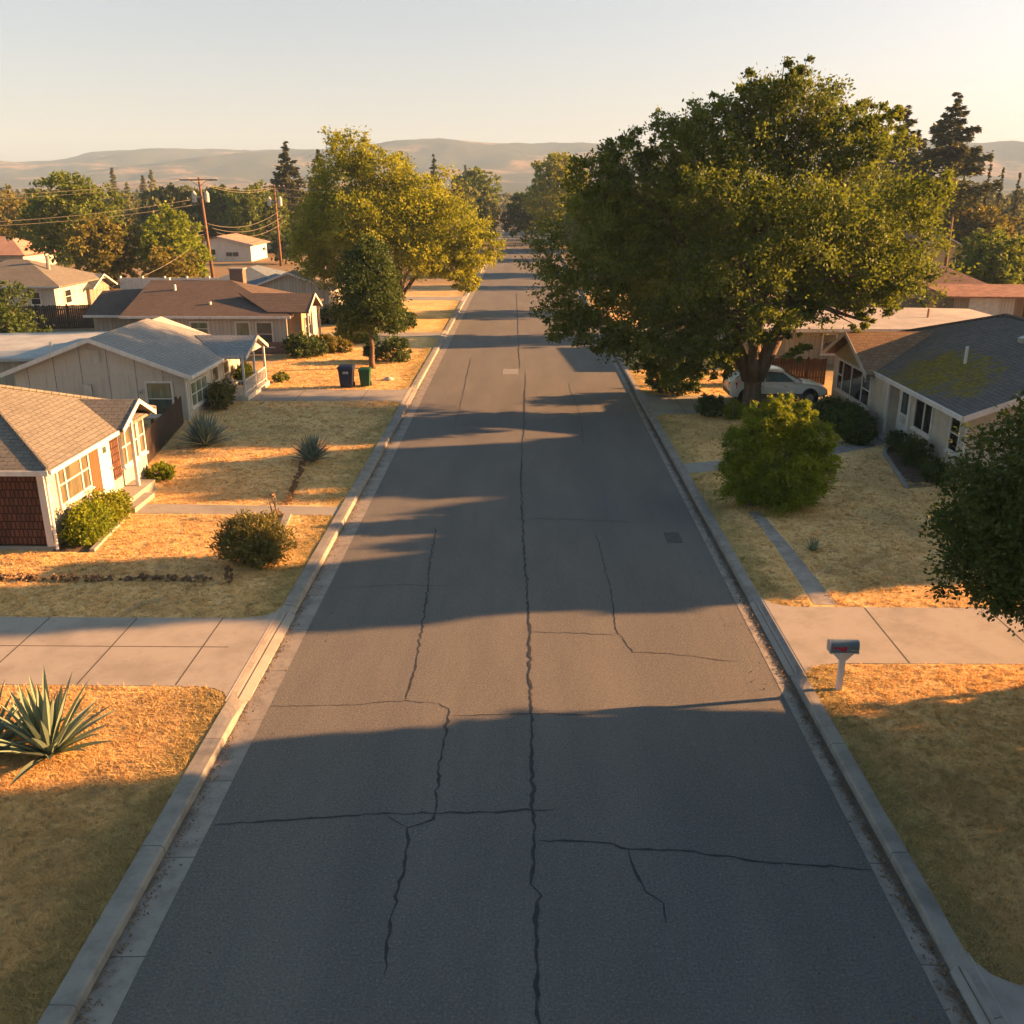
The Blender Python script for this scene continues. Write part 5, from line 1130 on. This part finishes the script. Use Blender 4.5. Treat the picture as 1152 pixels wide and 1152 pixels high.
for i, (x, y, H, Rr, lb) in enumerate(((9.6, 69, 8.4, 3.2, 'hidden leafy tree added just beyond the oak by the second right driveway'), (10.8, 84, 9.0, 3.8, 'hidden leafy kerbside tree added behind the oak crown'), (10.2, 107, 8.6, 3.6, 'hidden kerbside tree added far behind the oak crown'), (10.6, 124, 9.0, 3.6, 'farthest hidden kerbside tree added behind the oak'), (24, 71, 8.0, 3.6, 'hidden leafy tree added behind the pale flat roof'))):
    rtree('leafy_tree', lb, x, y, H, Rr, .6, 11000, .34, 'l_mid', 150 + i, HT)

# ------------------------------------------------------------------ shrubs and plants
shrub('bush', 'big bright green feathery bush on the right lawn, taller than a person', (8.3, 30.0, GZ), [(0, 0, 1.5, 1.3, 1.25, 1.35), (-1.0, -.1, 1.0, .75, .8, .95), (1.0, -.1, 1.0, .85, .85, .95), (.2, -.7, .9, 1.1, .8, .85), (-.5, 0, 2.55, .7, .7, .6), (.45, .1, 2.7, .75, .75, .6), (1.25, 0, 2.3, .6, .6, .5), (-1.15, 0, 2.1, .55, .6, .5), (-.05, 0, 3.25, .5, .5, .42), (.8, .1, 3.1, .4, .4, .35), (-.7, .1, 3.05, .4, .4, .35), (1.5, -.2, 1.6, .45, .5, .45), (-1.45, -.2, 1.4, .4, .45, .4)], 62000, .12, 'l_bright', 201, aspect=.35, per=60, clump=.24, droop=.15)
shrub('bush', 'rounded olive shrub alone on the left lawn beside the kerb', (-7.55, 24.5, GZ), [(0, 0, .7, .8, .75, .65), (-.45, 0, .55, .55, .55, .5), (.45, -.05, .6, .6, .6, .52), (0, .1, 1.05, .6, .6, .4), (.3, -.3, .5, .5, .5, .45)], 15000, .11, 'l_olive', 202, aspect=.35, up=.6, clump=.3)
tuf = shrub('dry_tuft', 'small orange dried plant at the foot of the olive shrub', (-7.85, 23.15, GZ), [(0, 0, .22, .1, .1, .22)], 320, .12, 'l_dry', 203, 'plant', stems=False, up=1.0)
shrub('foundation_bush', 'green clipped bush under the shingled house front window, larger of two', (-13.0, 26.3, GZ), [(0, 0, .55, .58, .7, .55), (0, -.35, .5, .5, .5, .5), (.05, .4, .55, .5, .5, .5)], 9000, .09, 'l_bright', 204, clump=.3)
shrub('foundation_bush', 'yellowing clipped bush beside the entry steps of the shingled house', (-13.05, 27.75, GZ), [(0, 0, .5, .55, .65, .5), (.05, .45, .45, .45, .45, .42)], 7000, .09, 'l_yel', 205, clump=.3)
shrub('weedy_plant', 'low green clump at the fence end beside the porch post', (-13.2, 32.6, GZ), [(0, 0, .28, .45, .45, .28), (.3, -.1, .25, .3, .3, .22)], 3000, .1, 'l_bright', 206, up=.4)
shrub('flower_bush', 'loose flowering bush at the corner of the white railed porch', (-14.6, 44.6, GZ), [(0, 0, .6, .6, .8, .55), (.1, -.6, .5, .5, .5, .45), (0, .5, .7, .5, .5, .5)], 6000, .12, 'l_olive', 207)
shrub('porch_plant', 'green plant growing inside the white porch railing', (-14.7, 48.9, .3), [(0, 0, .6, .4, .7, .6)], 2500, .13, 'l_mid', 208)
shrub('weedy_plant', 'small weedy clump at the far foot of the white porch', (-13.3, 50.9, GZ), [(0, 0, .25, .4, .4, .25)], 1200, .12, 'l_mid', 209)
shrub('bush', 'dark rounded bush at the brick corner of the brown roofed house', (-14.0, 59.2, GZ), [(0, 0, .7, 1.0, .9, .75), (.8, .4, .5, .7, .7, .5)], 6000, .16, 'l_dark', 210)
shrub('bush', 'dry flowering shrub beside the stone porch of the brown roofed house', (-12.3, 61.2, GZ), [(0, 0, .5, .8, .8, .5), (-.9, .5, .6, .6, .6, .6), (.7, -.2, .35, .5, .5, .35)], 4500, .15, 'l_gold', 211)
shrub('bush', 'neat round yellow green bush left of the street tree', (-11.6, 65.4, GZ), [(0, 0, .75, 1.35, 1.1, .8)], 7000, .15, 'l_bright', 212, shell=.75)
shrub('bush', 'small dark bush right behind the street tree trunk', (-7.9, 57.6, GZ), [(0, 0, .7, .9, .8, .75), (-1.4, .3, .5, .6, .6, .5)], 5000, .16, 'l_dark', 213)
shrub('hedge', 'dark hedge below the big front window of the mossy roofed house', (14.1, 40.6, GZ), [(0, 0, .5, .8, 1.3, .56), (-.15, -1.3, .5, .75, .9, .54), (-.1, 1.5, .48, .75, .9, .52)], 16000, .11, 'l_dark', 214, shell=.7)
shrub('bush', 'small round dark bush in front of the hedge end', (13.75, 38.0, GZ), [(0, 0, .45, .62, .6, .46)], 3500, .1, 'l_dark', 215, shell=.6)
shrub('bush', 'sparse dark shrub beside the entry step of the mossy roofed house', (15.0, 36.9, GZ), [(0, 0, .4, .4, .55, .4)], 2200, .1, 'l_dark', 216)
shrub('bush', 'dark shrub against the stucco wall between two windows', (14.95, 35.0, GZ), [(0, 0, .5, .5, .65, .55), (-.2, -.4, .4, .4, .4, .4)], 4500, .1, 'l_dark', 217)
shrub('bush', 'low dark shrub beneath the near window of the mossy roofed house', (14.8, 32.7, GZ), [(0, 0, .4, .5, .8, .4)], 3000, .1, 'l_dark', 218)
shrub('bush', 'dark round shrub beside the worn drive below the oak', (8.6, 43.0, GZ), [(0, 0, .5, .6, .6, .5)], 3000, .12, 'l_dark', 219)
shrub('bush', 'golden leafy sprig beside the dark shrub below the oak', (9.6, 42.4, GZ), [(0, 0, .4, .55, .5, .42)], 2200, .12, 'l_yel', 220)
shrub('bush', 'drooping dark shrub standing under the left side of the oak', (8.0, 47.6, GZ), [(0, 0, .9, 1.0, 1, .95), (-.8, .8, .8, .8, .9, .8)], 6000, .16, 'l_dark', 221)
shrub('bush', 'dark bush by the left kerb under the big yellowing tree', (-9.2, 72.6, GZ), [(0, 0, .6, 1.0, 1.0, .65)], 4000, .17, 'l_dark', 222)
shrub('bush', 'long dark shrubbery in front of the cream gabled house', (-13.4, 74.6, GZ), [(0, 0, .7, 1.3, 1.0, .75), (-2, .4, .6, 1.1, .9, .65)], 5000, .17, 'l_dark', 223)
shrub('bush', 'blue green bushes between the flat roof and the rusty shed', (32.4, 80, GZ), [(0, 0, .9, 1.5, 1.2, 1.0), (2.2, .5, .8, 1.2, 1, .9), (-1.8, .3, .7, 1.1, 1, .8)], 6000, .24, 'l_dark', 224)
rosette('agave_plant', 'large spiky grey green agave on the near left lawn', [(-8.75, 14.95, GZ, 50, 1.75, .17, 8, 85), (-9.9, 14.9, GZ, 46, 1.6, .16, 8, 84), (-9.3, 15.5, GZ, 26, 1.15, .11, 20, 80)], 'agave', 301)
rosette('agave_plant', 'wide blue green agave against the board fence', [(-13.1, 37.3, GZ, 190, 1.55, .095, 12, 86)], 'blueag', 302)
rosette('agave_plant', 'upright blue green agave in the middle of the left lawn', [(-8.2, 35.0, GZ, 130, 1.35, .085, 20, 87)], 'blueag', 303)
rosette('agave_plant', 'tiny pale agave alone on the right lawn', [(8.4, 25.7, GZ, 36, .5, .045, 25, 86)], 'agave', 304)
shrub('dry_hedge', 'low dead hedge row along the left driveway lawn', (-8.2, 23.2, GZ), [(-.6 - .7 * i, .03 * math.sin(i), (.06 + .02 * (i % 3)), .45, .1, .09) for i in range(13)], 5200, .08, 'l_dry', 305, 'hedge', stems=False)
shrub('dry_hedge', 'short reddish dead edging plants leading to the upright agave', (-7.9, 29.8, GZ), [(-.06 * i, .55 * i + .1, .08 + .03 * (i % 3), .09, .3, .12) for i in range(9)], 3200, .07, 'l_dry', 306, 'hedge', stems=False)
shrub('twig_bush', 'bare twiggy weed beside the concrete edging by the footpath', (-7.95, 28.4, GZ), [(0, 0, .5, .3, .3, .45)], 120, .1, 'l_dry', 307, 'plant', up=.6)
def edging(label, pts, w=.14, h=.09, mat='conc2'):
    mb = MB()
    for a, b in zip(pts[:-1], pts[1:]):
        a = Vector((*a, GZ - .04)); b = Vector((*b, GZ - .04)); u = (b - a).normalized(); n = Vector((u.y, -u.x, 0)); L = (b - a).length; k = max(1, int(L / .6))
        for i in range(k): mb.lbox(a, u, n, i * L / k, (i + 1) * L / k - .012, 0, h + .04 + .008 * (i % 3), -w / 2, w / 2)
    o = mb.build('garden_edging', M[mat], None); return tag(o, label, 'edging')
edging('pale concrete edging strip between olive shrub and footpath', [(-7.4, 26.6), (-7.6, 28.6)], .22, .07)
edging('concrete edging of the bed below the shingled house window', [(-12.5, 25.3), (-12.75, 28.55)])
edging('curved concrete edging of the bed before the mossy roofed house', [(13.45, 31.8), (14.3, 36.4), (14.75, 37.4)])
for (x, y, s, lb) in ((-7.5, 51.6, .28, 'pale round rock on the grass near the green bin'),):
    o = MB(); ring = []
    for k in range(5):
        z = k / 4; rr = math.sin(math.pi * (.25 + .75 * z)) * s + .02; ring.append([(x + rr * math.cos(a) * (1 + .15 * math.sin(3 * a)), y + rr * .8 * math.sin(a), GZ - .02 + z * s * .8) for a in [2 * math.pi * j / 10 for j in range(10)]])
    o.loft(ring); tag(o.build('rock', M['rock'], None, smooth=True), lb, 'rock')

# ------------------------------------------------------------------ grass blades on the near lawns
def FL(d):
    d = np.clip(-d / .85, 0, 1); return .75 * (1 - np.sqrt(1 - (1 - d) ** 2.2)) + .02
def blocked(x, y):
    b = np.zeros(len(x), bool)
    L = x < 0
    for a, c in DL: b |= L & (y > a - FL(x + 6.06)) & (y < c + FL(x + 6.06))
    for a, c in DR: b |= ~L & (y > a - FL(6.08 - x)) & (y < c + FL(6.08 - x))
    b |= L & (y > 28.65) & (y < 29.75) & (x > -12.8)
    b |= L & (y > 25.2) & (y < 34.3) & (x < -13.6)
    b |= L & (y > 25.2) & (y < 28.7) & (x < -12.6)
    b |= L & (y > 28.6) & (y < 31.6) & (x < -12.6)
    b |= L & (y > 41.8) & (x < -15.2)
    b |= ~L & (y > 32.5) & (x > 13.9)
    b |= ~L & (np.abs(x - 7.6) < .26) & (y > 21.7) & (y < 29)
    b |= ~L & (y > 33.6 + (x - 6.1) * .34) & (y < 35.0 + (x - 6.1) * .36) & (x < 14.5)
    return b
r = np.random.default_rng(3); N = 850000
u = r.random(N); y = 8.0 * (62 / 8.0) ** u
side = r.random(N) < .55
wl = .56 * y + 2.8
x = np.where(side, -6.1 - (np.maximum(wl - 6.1, .3)) * r.random(N), 6.12 + np.maximum(wl - 6.1, .3) * r.random(N))
nc = 26000; ci = r.integers(0, N, nc); pk = r.integers(0, nc, int(N * .4)); tall = np.zeros(N)
idx = r.permutation(N)[:len(pk)]; x[idx] = x[ci][pk] + r.normal(size=len(pk)) * .045; y[idx] = y[ci][pk] + r.normal(size=len(pk)) * .045
big_ = (r.random(nc) < .02)[pk]; tall[idx] = np.where(big_, .13, (r.random(nc)[pk] ** 2) * .07)
x[idx] += r.normal(size=len(pk)) * .08 * big_; y[idx] += r.normal(size=len(pk)) * .08 * big_
ok = ~blocked(x, y) & (np.where(x < 0, -x - 6.08, x - 6.1) > 0); x, y, tall = x[ok], y[ok], tall[ok]; n = len(x)
hh = (.012 + .022 * r.random(n) ** 2 + tall * .8 * r.random(n)) * (1 + y / 60); w = .0035 + .00048 * y
az = r.random(n) * 6.283; ln = (.012 + hh) * (.5 + 1.3 * r.random(n)); la_ = r.random(n) * 6.283
V = np.empty((n, 3, 3))
V[:, 0] = np.stack([x - np.cos(az) * w, y - np.sin(az) * w, np.full(n, GZ - .005)], 1)
V[:, 1] = np.stack([x + np.cos(az) * w, y + np.sin(az) * w, np.full(n, GZ - .005)], 1)
V[:, 2] = np.stack([x + np.cos(la_) * ln, y + np.sin(la_) * ln, GZ + hh], 1)
gr_ = npmesh('lawn_grass', V.reshape(-1, 3), np.arange(n * 3).reshape(n, 3), M['grass'])
tag(gr_, 'short dry golden grass covering the front lawns', 'grass', kind='stuff')
# dry leaves lying in the gutters
n = 7000; yl = 6 + 46 * r.random(n) ** 1.4; sd = r.random(n) < .3; wide = np.where(r.random(n) < .12, 9.0, 1.0)
xl = np.where(sd, -5.66 + np.abs(r.normal(size=n)) * .10 * wide, 5.75 - np.abs(r.normal(size=n)) * .10 * wide)
C = np.stack([xl, yl, np.full(n, .012) + .012 * r.random(n)], 1); D = unit(np.stack([r.normal(size=n), r.normal(size=n), r.normal(size=n) * .2], 1)); S = unit(np.cross(D, np.array([0, 0, 1.0]) + .4 * r.normal(size=(n, 3))))
l = .03 + .035 * r.random(n); V, F = cards(C, D, S, l, l * .6)
lf = npmesh('leaf_litter', V, F, leafmat('litter', (.10, .065, .04), (.17, .11, .06), .05, 3)); tag(lf, 'dry brown leaves collected in the gutters', 'leaf litter', kind='stuff')

# ------------------------------------------------------------------ light, air, camera
ELEV, TILT = 14.0, 10.0
sv = Vector((math.cos(R_(ELEV)) * math.cos(R_(TILT)), math.cos(R_(ELEV)) * math.sin(R_(TILT)), math.sin(R_(ELEV))))
sl_ = bpy.data.lights.new('sun', 'SUN'); sl_.energy = 5.0; sl_.angle = R_(.55); sl_.color = (1.0, .50, .19)
so = link(bpy.data.objects.new('sun', sl_)); so.rotation_euler = sv.to_track_quat('Z', 'Y').to_euler(); so.location = (60, 10, 40)
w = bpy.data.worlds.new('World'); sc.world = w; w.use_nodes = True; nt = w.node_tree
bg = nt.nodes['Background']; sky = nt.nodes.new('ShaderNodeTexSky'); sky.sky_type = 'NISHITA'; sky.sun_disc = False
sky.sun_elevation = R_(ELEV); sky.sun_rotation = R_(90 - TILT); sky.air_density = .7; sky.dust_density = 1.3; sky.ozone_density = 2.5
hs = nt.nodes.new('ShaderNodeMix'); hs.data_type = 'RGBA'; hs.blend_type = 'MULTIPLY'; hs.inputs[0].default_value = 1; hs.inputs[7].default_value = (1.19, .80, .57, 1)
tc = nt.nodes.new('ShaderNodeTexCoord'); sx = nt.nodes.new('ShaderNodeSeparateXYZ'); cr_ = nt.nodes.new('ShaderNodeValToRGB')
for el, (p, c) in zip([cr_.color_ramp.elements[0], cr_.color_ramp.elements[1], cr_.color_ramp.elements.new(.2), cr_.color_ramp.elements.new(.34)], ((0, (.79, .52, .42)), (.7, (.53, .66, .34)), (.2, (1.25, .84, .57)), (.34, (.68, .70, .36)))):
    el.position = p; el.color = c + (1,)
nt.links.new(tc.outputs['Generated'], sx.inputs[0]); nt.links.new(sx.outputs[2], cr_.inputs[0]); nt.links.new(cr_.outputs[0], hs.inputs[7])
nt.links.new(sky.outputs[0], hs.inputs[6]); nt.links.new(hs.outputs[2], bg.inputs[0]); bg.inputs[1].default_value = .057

HAZE = 2.2e-4
hm = bpy.data.materials.new('haze_air'); hm.use_nodes = True; t = hm.node_tree; t.nodes.remove(t.nodes['Principled BSDF'])
pv = t.nodes.new('ShaderNodeVolumePrincipled'); pv.inputs['Density'].default_value = HAZE; pv.inputs['Color'].default_value = (.41, .64, 1.0, 1); pv.inputs['Anisotropy'].default_value = .0
t.links.new(pv.outputs[0], t.nodes['Material Output'].inputs['Volume'])
hb = MB().box(-4400, 4400, -120, 4300, -1.6, 230).build('haze', hm); tag(hb, 'thin warm evening haze over the valley', 'haze', kind='stuff')

cam = bpy.data.cameras.new('camera'); cam.lens = 1060 / 1152 * 36; cam.sensor_width = 36; cam.clip_end = 12000; cam.clip_start = .1
co = link(bpy.data.objects.new('camera', cam)); co.location = (0, 0, 10)
P_ = math.atan(361 / 1060); co.rotation_euler = (math.pi / 2 - P_, 0, math.atan(15 / 1060 * math.cos(P_))); sc.camera = co

sc.view_settings.view_transform = 'Standard'; sc.view_settings.look = 'None'; sc.view_settings.exposure = 2.66; sc.view_settings.gamma = 1
cy = sc.cycles; cy.max_bounces = 5; cy.diffuse_bounces = 3; cy.glossy_bounces = 2; cy.transmission_bounces = 3; cy.volume_bounces = 0; cy.transparent_max_bounces = 4
cy.use_denoising = True; cy.use_adaptive_sampling = True; cy.adaptive_threshold = .02; cy.caustics_reflective = False; cy.caustics_refractive = False
